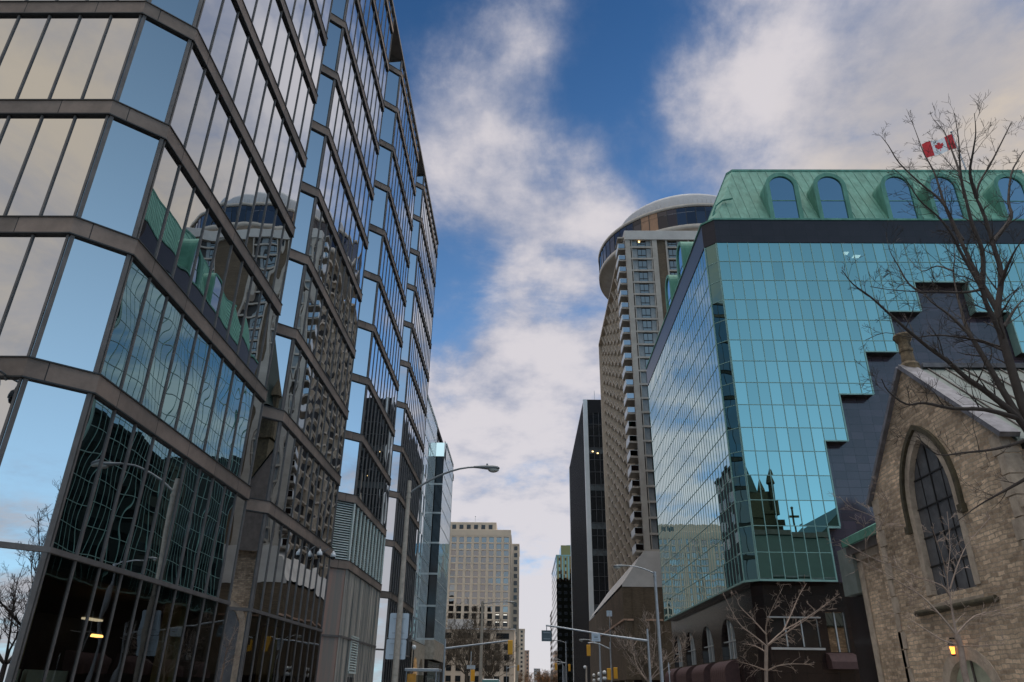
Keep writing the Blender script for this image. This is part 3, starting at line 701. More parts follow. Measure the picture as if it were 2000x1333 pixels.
# mansard
ME, MT, RUN = 44.05, 53.5, 4.1
e0 = [(X1, YS + .3), (18.9, YS + .3), (XS + .5, 61.3), (XS + .5, 97.0)]
t0 = [(X1, YS + .3 + RUN), (18.9 + RUN * .9, YS + .3 + RUN), (XS + .5 + RUN, 61.3 + RUN * .9), (XS + .5 + RUN, 97.0)]
b = MB()
for i in range(3):
    b.face([(*e0[i + 1], ME), (*e0[i], ME), (*t0[i], MT), (*t0[i + 1], MT)])
mans = part('mansard_roof', b, M['patina'], S)
b = MB()
def seam(p, q, w=.035, h=.05, n=None):
    p = Vector(p); q = Vector(q); d = (q - p); l = d.length; d.normalize(); n = Vector(n).normalized()
    b.obox((p + q) / 2 + n * h / 2, d * l / 2, d.cross(n) * w / 2, n * h / 2)
nf = Vector((0, -(MT - ME), RUN)); ns = Vector((-(MT - ME), 0, RUN))
x = 19.5
while x < X1:
    xb = x; zt = 1.0
    if x < t0[1][0]: zt = (x - 18.9) / (RUN * .9)
    seam((x, YS + .3, ME), (x, YS + .3 + RUN * zt, ME + (MT - ME) * zt), n=nf); x += .95
y = 62.0
while y < 97:
    zt = min(1, (y - 61.3) / (RUN * .9)); seam((XS + .5, y, ME), (XS + .5 + RUN * zt, y, ME + (MT - ME) * zt), n=ns); y += .95
part('standing_seams', b, M['patina_rib'], mans)
b = MB(); ribbon(b, t0, MT - .12, MT + .14, -.5, .1, -1); part('ridge_cap', b, M['patina'], S)
b = MB(); b.face([(X1, t0[0][1], MT), (X1, 97, MT), (t0[3][0], 97, MT), (t0[2][0], t0[2][1], MT), (t0[1][0], t0[1][1], MT)]); part('flat_roof', b, M['darkwall'], S)
def dormer(c, axis):
    """round-headed dormer standing upright on the eave"""
    hw, fwid, zb, spr = 1.23, .42, ME + .05, 48.35
    ro = hw + fwid
    if axis == 'y': P = lambda u, z, d: (c + u, YS + .32 + d, z)
    else: P = lambda u, z, d: (XS + .52 + d, c - u, z)
    slope = lambda z: RUN * (z - ME) / (MT - ME)
    b = MB(); n_ = 14
    prof = [(-ro, zb)] + [(-ro * math.cos(PI * k / n_), spr + ro * math.sin(PI * k / n_)) for k in range(n_ + 1)] + [(ro, zb)]
    inn = [(-hw, zb)] + [(-hw * math.cos(PI * k / n_), spr + hw * math.sin(PI * k / n_)) for k in range(n_ + 1)] + [(hw, zb)]
    for i in range(len(prof) - 1):
        (u0, z0), (u1, z1) = prof[i], prof[i + 1]; (v0, w0), (v1, w1) = inn[i], inn[i + 1]
        b.face([P(u0, z0, 0), P(u1, z1, 0), P(v1, w1, 0), P(v0, w0, 0)][::-1])
        b.face([P(v0, w0, 0), P(v1, w1, 0), P(v1, w1, .16), P(v0, w0, .16)][::-1])
        s0, s1 = slope(z0) + .05, slope(z1) + .05
        b.face([P(u0, z0, 0), P(u0, z0, s0), P(u1, z1, s1), P(u1, z1, 0)])
    dm = part('dormer', b, M['patina'], S)
    g = MB()
    split = 46.6
    g.face([P(v, w, .14) for v, w in [(-hw, zb), (hw, zb), (hw, split - .03), (-hw, split - .03)]])
    g.face([P(v, w, .14) for v, w in [(-hw, split + .03), (hw, split + .03)] + list(reversed(inn[1:-1]))])
    part('dormer_window', g, M['glass_blue'], dm)
    f = MB()
    a = [P(-hw, split - .04, .10), P(hw, split - .04, .10), P(hw, split + .04, .10), P(-hw, split + .04, .10)]; bb = [P(-hw, split - .04, .16), P(hw, split - .04, .16), P(hw, split + .04, .16), P(-hw, split + .04, .16)]
    f.idx(a + bb, [(0, 1, 2, 3), (0, 4, 5, 1), (3, 2, 6, 7)]); part('glazing_bar', f, M['patina_rib'], dm)
for cx in (25.95, 30.8, 37.6, 42.15, 48.95): dormer(cx, 'y')
for cy_ in (73.6, 81.2): dormer(cy_, 'x')
b = MB(); b.tube([(18.95, 61.6, 44.4), (19.0, 61.55, 45.6), (19.35, 61.5, 46.7), (20.1, 61.45, 47.35), (21.1, 61.4, 47.55)], [.10, .10, .10, .10, .12], 8); part('roof_pipe', b, M['patina'], S)
# base
b = MB()
ops = [(y, 2.5, 4.45, 5.6, 2.2, 'round') for y in (70.6, 78.8, 87.0, 94.2)]
arch_wall(b, 62.0, 97.0, 0, 9.8, 18.3, .35, ops, s=-1)
arch_wall(b, 19.0, 25.2, 0, 9.8, 61.2, .3, [(21.1, 1.9, 5.05, 7.1, .0, 'flat'), (24.4, .75, 4.7, 7.6, 0, 'flat')], s=-1, axis='y')
b.face([(19.0, 61.2, 0), (18.3, 62.0, 0), (18.3, 62.0, 9.8), (19.0, 61.2, 9.8)][::-1])
b.box(25.2, 61.2, 0, X1, 61.5, 9.75)
part('granite_base', b, M['granite_dark'], S)
b = MB(); b.box(18.3, 61.0, 9.72, XS + .1, 97, 9.78); part('overhang_soffit', b, M['granite_soffit'], S)
for y, h, *_ in ops:
    g = MB(); g.face([(18.62, y + h, 4.45), (18.62, y - h, 4.45), (18.62, y - h, 7.9), (18.62, y + h, 7.9)]); o = part('arched_window', g, M['glass_office'], S)
    f = MB()
    for dy in (-.62, .62): f.box(18.5, y + dy - .05, 4.45, 18.6, y + dy + .05, 7.75)
    f.box(18.5, y - h, 5.9, 18.6, y + h, 5.98); part('frame', f, M['white_metal'], o)
    a = MB(); n_ = 8
    prof = [(0, 4.35)] + [(-1.25 * math.sin(PI / 2 * k / n_), 3.35 + 1.0 * math.cos(PI / 2 * k / n_)) for k in range(n_ + 1)] + [(-1.25, 2.55)]
    for k in range(8):
        ya, yb = y - 2.7 + k * .675, y - 2.7 + (k + 1) * .675; ym = (ya + yb) / 2
        rings = [[(18.28 + dx * (1 + bul), yy, z) for dx, z in prof] for yy, bul in ((ya, 0), (ym, .05), (yb, 0))]
        a.loft(rings, closed=False)
    for ya in (y - 2.7, y + 2.7): a.face([(18.28 + dx, ya, z) for dx, z in prof] + [(18.28, ya, 2.55)])
    part('awning', a, M['awning'], S)
for (x0, x1, z0, z1, n_) in ((19.2, 23.0, 5.05, 7.1, 3), (23.65, 25.15, 4.7, 7.6, 2)):
    g = MB(); g.face([(x0, 61.48, z0), (x1, 61.48, z0), (x1, 61.48, z1), (x0, 61.48, z1)]); o = part('front_window', g, M['glass_office'] if n_ == 2 else M['glass_black'], S)
    f = MB()
    for k in range(n_ + 1): xx = x0 + (x1 - x0) * k / n_; f.box(xx - .04, 61.36, z0, xx + .04, 61.46, z1)
    part('frame', f, M['white_metal'], o)
for z0, z1 in ((4.82, 4.98), (7.12, 7.22)): b = MB(); b.box(19.1, 61.05, z0, 23.2, 61.25, z1); part('stone_ledge', b, M['concrete_pale'], S)
a = MB(); a.loft([[(23.2, 61.2, 4.65), (25.3, 61.2, 4.65), (25.3, 61.2, 3.5), (23.2, 61.2, 3.5)], [(23.2, 60.5, 4.45), (25.3, 60.5, 4.45), (25.3, 60.5, 3.5), (23.2, 60.5, 3.5)], [(23.2, 60.2, 4.0), (25.3, 60.2, 4.0), (25.3, 60.2, 3.5), (23.2, 60.2, 3.5)]], cap=True)
part('awning', a, M['awning'], S)
for k in range(4): b = MB(); b.box(18.26, 66.6 + 8.2 * k - .35, 0, 18.34, 66.6 + 8.2 * k + .35, 4.4); part('base_pier', b, M['granite_dark'], S)

# flag on the roof
t = thing('flag', 'red and white national flag with a maple leaf flying from the copper-roofed tower', 'flag', (49.0, 66.0, 53.5))
b = MB(); b.tube([(49.3, 66, 53.5), (48.95, 66, 60.35)], [.09, .05], 8); b.sphere((48.94, 66, 60.45), .15); part('flagpole', b, M['pole_steel'], t)
leaf = [(0, 1), (.14, .74), (.33, .83), (.25, .42), (.46, .62), (.53, .5), (.82, .54), (.72, .26), (.86, .16), (.46, -.16), (.52, -.34), (.05, -.27), (.06, -.75)]
leaf = leaf + [(-x, y) for x, y in reversed(leaf[1:])]
def fp(u, v, lift=0.):
    """u along the fly 0..1, v up the hoist 0..1, gently waving cloth"""
    return (48.92 - 3.75 * u, 65.98 + .22 * math.sin(u * 6.5) * u + lift + .05 * v, 58.05 + 2.05 * v - 1.5 * u + .10 * math.sin(u * 7.5 + v))
b = MB()
nu = 20
for i in range(nu):
    u0, u1 = i / nu, (i + 1) / nu; b.mi = 0 if (u1 <= .2501 or u0 >= .7499) else 1
    for lf, rv in ((-.012, 0), (.012, 1)):
        f = [fp(u0, 0, lf), fp(u1, 0, lf), fp(u1, 1, lf), fp(u0, 1, lf)]
        b.face(f if rv else f[::-1], True)
    for v in (0, 1): b.face([fp(u0, v, -.012), fp(u1, v, -.012), fp(u1, v, .012), fp(u0, v, .012)])
cl = part('cloth', b, [M['flag_red'], M['flag_white']], t)
b = MB()
for lf in (-.02, .02):
    for i in range(len(leaf)):
        a, c_ = leaf[i], leaf[(i + 1) % len(leaf)]
        tri = [fp(.5, .48, lf), fp(.5 + a[0] * .20, .48 + a[1] * .40, lf), fp(.5 + c_[0] * .20, .48 + c_[1] * .40, lf)]
        b.face(tri)
part('maple_leaf', b, M['flag_red'], cl)

# ------------------------------------------------------------------ right: hotel tower
H = thing('hotel_tower', 'tall concrete hotel tower with a round revolving top, balconies and a brown brick podium', 'hotel', (34, 144, 0))
XH, YH, HB, HF, NF = 19.2, 119.5, 22.0, 2.6, 23
ZH = HB + HF * NF   # 81.8
b = MB(); b.box(XH + .9, YH + .35, 16, 52, 169.5, ZH - .2); b.box(XH + 6.2, YH + .34, HB, 52, YH + .36, ZH - .9)
part('core', b, M['darkwall'], H)
b = MB()
for xa, xb in ((25.3, 27.0), (31.6, 38.0), (42.6, 52)): b.box(xa, YH + .1, HB, xb, YH + .33, 81.0)
part('brick_wall', b, M['brick_brown'], H)
b = MB()
b.box(XH, YH - .15, HB, XH + .95, YH + .6, 81.0); b.box(24.35, YH - .15, HB, 25.3, YH + .5, 81.0)
b.box(XH + 1.15, YH - .02, HB, XH + 1.3, YH + .3, 81.0); b.box(24.1, YH - .02, HB, 24.25, YH + .3, 81.0)
for xo in (26.95 - XH, 38.0 - XH):
    b.box(XH + xo, YH - .1, HB, XH + xo + .3, YH + .33, 81.0); b.box(XH + xo + 4.3, YH - .1, HB, XH + xo + 4.6, YH + .33, 81.0)
    for k in range(NF): b.box(XH + xo + .3, YH - .05, HB + k * HF - .02, XH + xo + 4.3, YH + .33, HB + k * HF + .32)
for k in range(NF): b.box(XH + .95, YH - .05, HB + k * HF - .02, 24.35, YH + .4, HB + k * HF + .32)
part('concrete_frame', b, M['concrete'], H)
proto = None
for k in range(NF):
    z = HB + k * HF
    if proto is None:
        g = MB(); g.face([(XH + 1.3, YH + .3, z + .32), (24.1, YH + .3, z + .32), (24.1, YH + .3, z + HF), (XH + 1.3, YH + .3, z + HF)])
        w = part('window', g, M['glass_office'], H)
        f = MB(); x0, x1 = XH + 1.3, 24.1
        f.box(x0 + 1.0, YH + .22, z + .32, x0 + 1.08, YH + .29, z + HF - .02); f.box(x0 + 1.75, YH + .22, z + .9, x0 + 1.83, YH + .29, z + HF - .02); f.box(x1 - 1.0, YH + .22, z + .32, x1 - .92, YH + .29, z + HF - .02); f.box(x0 + 1.08, YH + .22, z + 1.0, x1 - 1.0, YH + .29, z + 1.1)
        fo = part('frame', f, M['signal_black'], w); f2 = MB(); f2.box(x0, YH + .24, z + .32, x0 + .95, YH + .28, z + HF - .02); cu = part('curtain', f2, M['lamp_grey'], w); f2 = MB(); f2.box(x1 - .9, YH + .24, z + .32, x1, YH + .28, z + HF - .02); cu2 = part('curtain', f2, M['lamp_grey'], w)
        proto = w; kids = [fo, cu, cu2]; zp = z
    else:
        w = proto.copy(); C.objects.link(w); w.location.z += z - zp
        for q_ in kids:
            c_ = q_.copy(); C.objects.link(c_); c_.parent = w
for xo, rn in ((6.0, 23), (17.05, 23)):
    for k in range(rn):
        w = proto.copy(); C.objects.link(w); w.location.z += HB + k * HF - zp; w.location.x += xo
        for q_ in kids:
            c_ = q_.copy(); C.objects.link(c_); c_.parent = w
b = MB(); b.box(XH + 2.8, YH + .2, 43.6, XH + 3.1, YH + .27, 43.9); b.box(XH + 2.6, YH + .2, 80.6, XH + 2.9, YH + .27, 80.9); part('room_lamp', b, M['room_light'], H)
# balconies in the recessed corner strip facing the street
proto = None
for k in range(NF):
    z = HB + k * HF
    if proto is None:
        s_ = MB(); s_.box(XH - 1.35, YH + .55, z - .05, XH + .5, YH + 4.2, z + .2); w = part('balcony', s_, M['concrete'], H)
        g = MB(); g.box(XH - 1.38, YH + .5, z + .1, XH - 1.28, YH + 4.25, z + 1.25); p1 = part('parapet', g, M['balcony'], w)
        g = MB(); g.box(XH - 1.28, YH + .52, z + .3, XH + .0, YH + .56, z + 1.22); p2 = part('railing_glass', g, M['glass_rail'], w)
        g = MB(); g.box(XH - 1.3, YH + .5, z + 1.2, XH + 0, YH + .58, z + 1.26); p3 = part('handrail', g, M['white_metal'], w)
        proto = w; kids = [p1, p2, p3]; zp = z
    else:
        w = proto.copy(); C.objects.link(w); w.location.z += z - zp
        for q_ in kids:
            c_ = q_.copy(); C.objects.link(c_); c_.parent = w
b = MB(); b.box(XH - 1.35, YH + .5, ZH - .1, XH + .6, YH + 4.3, ZH + .2); part('balcony_roof', b, M['concrete'], H)
b = MB(); b.box(XH + .55, YH + .6, HB, XH + .7, YH + 4.2, ZH); part('balcony_wall', b, M['darkwall'], H)
# sculpted lattice on the street side, one part per storey
proto = None
for k in range(NF):
    z = HB + k * HF
    if proto is None:
        a = MB(); y = YH + 4.3; n_ = 8; st = (169.5 - y) / n_
        a.box(XH + .3, y, z - .17, XH + .9, 169.5, z + .17)
        for i in range(n_ + 1):
            yy = y + st * i; pr_ = [(.9, 0), (.45, 0), (.35, .25), (-.28, HF * .82), (.3, HF), (.9, HF)]
            a.poly_prism([(u, v + z) for u, v in pr_], lambda u, v, w_: (XH + u, yy - .3 + w_, v), .60)
            if i < n_:
                # sloping hood across the bay
                a.loft([[(XH + .85, yy + .14, z + HF - .45), (XH + .55, yy + .14, z + HF - .2), (XH + .55, yy + .14, z + HF), (XH + .85, yy + .14, z + HF)], [(XH + .85, yy + st - .14, z + HF - .45), (XH + .55, yy + st - .14, z + HF - .2), (XH + .55, yy + st - .14, z + HF), (XH + .85, yy + st - .14, z + HF)]], cap=True)
        w = part('concrete_lattice', a, M['concrete_fin'], H); proto = w; zp = z
        g = MB(); g.face([(XH + .86, 169.5, z), (XH + .86, y, z), (XH + .86, y, z + HF), (XH + .86, 169.5, z + HF)]); gk = part('window_row', g, M['dark'], w)
    else:
        w = proto.copy(); C.objects.link(w); w.location.z += z - zp; c_ = gk.copy(); C.objects.link(c_); c_.parent = w
b = MB(); b.box(XH - .45, YH + 4.0, ZH - .05, XH + .9, 169.8, ZH + .5); b.box(XH - .4, 169.4, HB, XH + .9, 169.9, ZH); part('end_pier', b, M['concrete_fin'], H)
b = MB(); b.bbox(XH - .12, YH - .3, 80.95, 52.2, YH + 6, 83.0, .06); part('roof_slab', b, M['concrete_pale'], H)
# revolving top
cx, cyc = 36.3, 142.0
b = MB(); b.lathe([(14, ZH - .3), (14, 83.2), (19.5, 85.9), (19.7, 85.9), (19.75, 86.9), (19.5, 86.9)], (cx, cyc), 96); part('crown_soffit', b, M['concrete'], H)
b = MB()
for i in range(64):
    a0, a1 = 2 * PI * i / 64 + .003, 2 * PI * (i + 1) / 64 - .003
    for z0, z1 in ((86.9, 90.0), (90.05, 91.25)):
        pts = [(cx + 19.55 * math.cos(a), cyc + 19.55 * math.sin(a), z) for z, a in ((z0, a0), (z0, a1), (z1, a1), (z1, a0))]
        b.mi = 1 if i in (41, 42) else 0
        b.face(pts)
gl = part('crown_window', b, [M['glass_crown'], M['crown_orange']], H)
b = MB()
for i in range(64):
    a = 2 * PI * i / 64; d = Vector((math.cos(a), math.sin(a), 0)); b.obox((cx + 19.55 * d.x, cyc + 19.55 * d.y, 89.1), d * .07, Vector((-d.y, d.x, 0)) * .06, Vector((0, 0, 2.2)))
part('mullions', b, M['signal_black'], gl)
b = MB(); b.lathe([(19.5, 91.2), (19.7, 91.2), (19.75, 91.85), (15.2, 93.1)], (cx, cyc), 96); part('crown_rim', b, M['concrete'], H)
b = MB(); b.lathe([(15.0, 93.1), (15.0, 97.3), (14.8, 97.9), (14.2, 98.4), (8, 99.2), (0, 99.5)], (cx, cyc), 96); dmr = part('crown_dome', b, M['white_roof'], H)
b = MB()
for i in range(96):
    a = 2 * PI * i / 96; d = Vector((math.cos(a), math.sin(a), 0)); b.obox((cx + 15.03 * d.x, cyc + 15.03 * d.y, 94.8), d * .03, Vector((-d.y, d.x, 0)) * .03, Vector((0, 0, 1.6)))
part('cladding_ribs', b, M['concrete_pale'], dmr)
# flared skirt and podium
b = MB(); b.face([(15.35, 184, 17.0), (15.35, YH - .2, 17.0), (XH - .2, YH - .2, HB), (XH - .2, 172, HB)]); b.face([(15.35, YH - .2, 17.0), (21, YH - .2, 17.0), (52, YH - .2, 17.0), (52, YH - .2, HB), (XH - .2, YH - .2, HB)])
b.face([(XH - .2, YH - .2, HB), (52, YH - .2, HB), (52, YH + 1, HB), (XH + .9, YH + 1, HB), (XH + .9, 172, HB), (XH - .2, 172, HB)])
b.box(15.3, YH - .26, 16.55, 52, YH - .22, 17.1)
part('concrete_skirt', b, M['concrete_pale'], H)
b = MB(); b.box(15.35, YH - .2, 3.4, 52, 184, 16.6)
for x in (16.8, 21.3, 25.8, 30.3): b.box(x, YH - .34, 3.4, x + 1.7, YH - .205, 16.5)
part('podium', b, M['brick_brown'], H)
b = MB(); b.box(15.25, YH - .3, 11.6, 52, YH - .21, 11.85); b.box(15.22, YH - .3, 11.6, 15.34, 184, 11.85); part('string_course', b, M['stone_tan'], H)
b = MB(); b.box(16.5, YH + .8, 0, 52, 183.5, 3.4); part('ground_floor', b, M['granite_dark'], H)
b = MB()
for k in range(6): b.box(15.5, YH + .3 + 10 * k, 0, 16.3, YH + 1.1 + 10 * k, 3.4)
part('column', b, M['brick_brown'], H)

# ------------------------------------------------------------------ right: black tower beyond the hotel
K = thing('black_tower', 'black ribbed slab tower with pale aluminium corner strips, standing beyond the hotel', 'office building', (32, 255, 0))
XK, YK, ZK = 17.2, 202.0, 79.6
EK = 275.0
b = MB(); b.box(XK + .3, YK + .3, 0, 50, EK, ZK - .4); part('core', b, M['black_rib'], K)
b = MB(); y = YK + 2
while y < EK - 1: b.box(XK, y, 4, XK + .35, y + .35, ZK - .6); y += .9
part('ribbed_wall', b, M['black_rib'], K)
b = MB(); b.box(XK - .12, YK - .1, 0, XK + 1.1, YK + 1.2, ZK); part('aluminium_strip', b, M['alu'], K); b = MB(); b.box(XK - .12, EK - 1.2, 0, XK + 1, EK + .6, ZK); part('aluminium_strip', b, M['alu'], K)
b = MB(); b.box(XK + 1.1, YK + .05, ZK - 4.2, 50, YK + .5, ZK); b.box(XK, YK + 1.2, ZK - .7, XK + .4, EK - 1.2, ZK); part('parapet', b, M['black_rib'], K)
for k in range(20):
    z = 4.5 + k * 3.55; g = MB(); f = MB()
    for i in range(19):
        x0 = XK + 1.15 + i * 1.55
        for j in (0, 1):
            g.mi = 1 if (j == 1 and k in (16, 13, 10, 8, 4, 2) and i not in (5, 11)) else 0
            g.face([(x0 + .05, YK + .18, z + 1.775 * j + .05), (x0 + 1.5, YK + .18, z + 1.775 * j + .05), (x0 + 1.5, YK + .18, z + 1.775 * j + 1.72), (x0 + .05, YK + .18, z + 1.775 * j + 1.72)])
        f.box(x0 - .06, YK + .02, z, x0 + .06, YK + .2, z + 3.55)
    f.box(XK + 1.1, YK + .04, z - .06, 50, YK + .19, z + .06)
    o = part('window_row', g, [M['glass_black'], M['dim_panel']], K); part('frame', f, M['frame_grey'], o)
b = MB()
for x, z in ((XK + 2.0, 63.6), (XK + 3.4, 63.1), (XK + 5.4, 56.0), (XK + 6.0, 34.1)): b.box(x, YK + .08, z, x + .45, YK + .14, z + .3)
part('room_lamp', b, M['room_light'], K)
b = MB(); b.tube([(XK + 3.6, YK + 3, ZK), (XK + 3.6, YK + 3, ZK + 4)], .08, 5); part('mast', b, M['pole_steel'], K)
# ------------------------------------------------------------------ right foreground: stone church
U = thing('stone_church', 'rubble stone church gable with a tall pointed window, in front of the teal glass tower', 'church', (30, 28, 0))
XC, YC = 16.0, 28.65
YL, YR, ZE, ZA = 33.6, 23.75, 9.75, 14.25
def topz(y): return ZA - (ZA - ZE) * (abs(y - YC) / ((YL - YC) if y > YC else (YC - YR)))
b = MB()
arch_wall(b, YR, YL, 0, 20, XC, .24, [(28.75, 1.55, 5.25, 8.7, 2.5, 'point'), (29.0, 1.5, 0.1, 1.75, 1.2, 'round')], s=-1, topf=(YC, topz))
b.face([(XC, YR, 0), (XC, YR, ZE), (XC + 36, YR, ZE), (XC + 36, YR, 0)][::-1])
b.face([(XC, YL, 0), (XC, YL, ZE), (XC + 30, YL, ZE), (XC + 30, YL, 0)])
part('stone_wall', b, M['rubble'], U)
# window: glass, tracery bars, dressed jambs, hood mould, sill
g = MB(); n_ = 16; h = 1.55; rise = 2.5; r_ = (h * h + rise * rise) / (2 * h)
def ph(u, hh=1.55, ri=2.5):
    rr = (hh * hh + ri * ri) / (2 * hh); return 8.7 + math.sqrt(max(0, rr * rr - (rr - hh + abs(u)) ** 2))
us = [-h * math.cos(PI * k / n_) for k in range(n_ + 1)]
g.face([(XC + .21, 28.75 - h, 5.2), (XC + .21, 28.75 + h, 5.2)][::-1] + [(XC + .21, 28.75 + u, ph(u)) for u in us])
cwn = part('church_window', g, M['leaded'], U)
f = MB(); f.box(XC + .16, 28.72, 5.25, XC + .20, 28.78, 11.15)
for z in (6.35, 7.45, 8.6, 9.75):
    hw = 1.53
    while z > ph(hw) - .02 and hw > .2: hw -= .03
    f.box(XC + .165, 28.75 - hw, z - .025, XC + .205, 28.75 + hw, z + .03)
for dy in (-.78, .78):
    f.box(XC + .18, 28.75 + dy - .012, 5.25, XC + .205, 28.75 + dy + .012, ph(dy) - .05)
part('tracery', f, M['signal_black'], cwn)
def arch_ring(b, c, z_sp, h0, h1, ri0, ri1, x0, x1, zlow, n_=14, mode='point'):
    def pts(hh, ri):
        rr = (hh * hh + ri * ri) / (2 * hh); o = [(-hh, zlow)]
        for k in range(n_ + 1):
            u = -hh * math.cos(PI * k / n_)
            o.append((u, z_sp + (math.sqrt(max(0, rr * rr - (rr - hh + abs(u)) ** 2)) if mode == 'point' else ri * math.sqrt(max(0, 1 - (u / hh) ** 2)))))
        o.append((hh, zlow)); return o
    A, B_ = pts(h0, ri0), pts(h1, ri1)
    rings = [[(x1, c + A[i][0], A[i][1]), (x0, c + A[i][0], A[i][1]), (x0, c + B_[i][0], B_[i][1]), (x1, c + B_[i][0], B_[i][1])] for i in range(len(A))]
    b.loft(rings, cap=True)
b = MB(); arch_ring(b, 28.75, 8.7, 1.52, 1.86, 2.47, 2.82, XC - .03, XC + .2, 5.3); part('dressed_jamb', b, M['dressed'], cwn)
b = MB(); arch_ring(b, 28.75, 8.7, 1.93, 2.12, 2.87, 3.08, XC - .13, XC + .05, 8.0)
for s_ in (-1, 1): b.box(XC - .2, 28.75 + s_ * 2.03 - .16, 7.75, XC + .02, 28.75 + s_ * 2.03 + .16, 8.05)
part('hood_mould', b, M['mossy'], cwn)
b = MB(); b.loft([[(XC - .02, 26.9, 4.95), (XC - .02, 30.6, 4.95), (XC + .5, 30.6, 5.25), (XC + .5, 26.9, 5.25)], [(XC - .02, 26.9, 4.7), (XC - .02, 30.6, 4.7), (XC + .5, 30.6, 4.7), (XC + .5, 26.9, 4.7)]], cap=True); part('window_sill', b, M['dressed'], cwn)
b = MB(); b.tube([(XC - .10, 26.1, 4.72), (XC - .10, 31.6, 4.72)], .12, 8); part('sill_moulding', b, M['mossy'], cwn)
b = MB(); arch_ring(b, 29.0, 1.75, 1.48, 1.95, 1.18, 1.62, XC - .04, XC + .3, .1, mode='round'); part('door_surround', b, M['dressed'], U)
g = MB(); g.face([(XC + .22, 27.4, .1), (XC + .22, 30.6, .1)][::-1] + [(XC + .22, 29.0 - 1.55 * math.cos(PI * k / 12), 1.75 + 1.22 * math.sin(PI * k / 12)) for k in range(13)])
dr = part('door', g, M['partition'], U); f = MB(); f.box(XC + .15, 28.96, .1, XC + .2, 29.04, 2.9); f.box(XC + .15, 27.5, 1.7, XC + .2, 30.5, 1.8); part('door_frame', f, M['bronze'], dr)
# coping, kneelers, finial, buttress quoins
b = MB()
for ya, za, yb, zb in ((YC, ZA, YR - .25, ZE - .2), (YC, ZA, YL + .25, ZE - .2)):
    p = Vector((XC + .15, ya, za + .02)); q = Vector((XC + .15, yb, zb + .02)); d = (q - p); l = d.length; d.normalize(); n = d.cross(Vector((1, 0, 0))); n = n if n.z > 0 else -n
    b.obox((p + q) / 2 + n * .08, d * l / 2, Vector((.34, 0, 0)), n * .09)
part('gable_coping', b, M['lead'], U)
b = MB(); b.lathe([(.40, 0), (.40, .3), (.28, .45), (.25, .9), (.29, .94), (.29, 1.04), (.25, 1.08), (.25, 1.35), (.38, 1.58), (.42, 1.66), (.37, 1.74), (0, 1.82)], (XC + .35, YC), 8, ZA - .15, sm=False); part('gable_finial', b, M['finial'], U)
b = MB()
for k in range(14):
    w_ = .55 if k % 2 else .35
    b.box(XC - .05, YR - .03, k * .7, XC + .5, YR + w_, k * .7 + .66)
part('quoins', b, M['dressed'], U); b = MB()
for k in range(14): b.box(XC - .05, YL - (.55 if k % 2 else .35), k * .7, XC + .5, YL + .03, k * .7 + .66)
part('quoins', b, M['dressed'], U)
b = MB()
b.loft([[(XC - .05, YL - .2, 0), (XC - .05, YL + .75, 0), (XC + 1, YL + .75, 0), (XC + 1, YL - .2, 0)], [(XC - .05, YL - .2, 4.2), (XC - .05, YL + .75, 4.2), (XC + 1, YL + .75, 4.2), (XC + 1, YL - .2, 4.2)], [(XC - .02, YL - .1, 5.2), (XC - .02, YL + .35, 5.2), (XC + 1, YL + .35, 5.2), (XC + 1, YL - .1, 5.2)], [(XC - .02, YL - .1, 8.2), (XC - .02, YL + .3, 8.2), (XC + 1, YL + .3, 8.2), (XC + 1, YL - .1, 8.2)], [(XC, YL - .05, 9.0), (XC, YL + .03, 9.0), (XC + 1, YL + .03, 9.0), (XC + 1, YL - .05, 9.0)]], cap=True)
part('buttress', b, M['rubble'], U)
# gable roof with standing seams
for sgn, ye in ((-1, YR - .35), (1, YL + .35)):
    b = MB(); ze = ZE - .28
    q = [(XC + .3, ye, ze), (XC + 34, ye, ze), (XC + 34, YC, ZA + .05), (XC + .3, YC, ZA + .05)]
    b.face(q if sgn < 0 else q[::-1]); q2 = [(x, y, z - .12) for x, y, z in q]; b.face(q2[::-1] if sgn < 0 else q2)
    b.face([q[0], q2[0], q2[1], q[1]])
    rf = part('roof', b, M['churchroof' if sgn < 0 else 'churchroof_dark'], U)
    b = MB(); n = Vector((0, -(ZA + .05 - ze), abs(YC - ye))) if sgn < 0 else Vector((0, (ZA + .05 - ze), abs(YC - ye)))
    x = XC + 1.0
    while x < XC + 34: seam((x, ye, ze), (x, YC, ZA + .05), .05, .06, n); x += .75
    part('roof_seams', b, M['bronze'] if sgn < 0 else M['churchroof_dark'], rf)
b = MB(); b.box(XC + .8, YC - .22, ZA + .0, XC + 34, YC + .22, ZA + .2); part('ridge_cap', b, M['lead'], U)
b = MB(); b.box(XC + .6, YR - .5, ZE - .55, XC + 34, YR - .02, ZE - .3); part('eave_gutter', b, M['signal_black'], U)
b = MB(); b.box(XC + .02, YR - .4, 6.9, XC + .6, YR, 7.25); b.box(XC - .02, YR - .55, 7.25, XC + .7, YR, 7.5); part('corbel', b, M['dressed'], U)
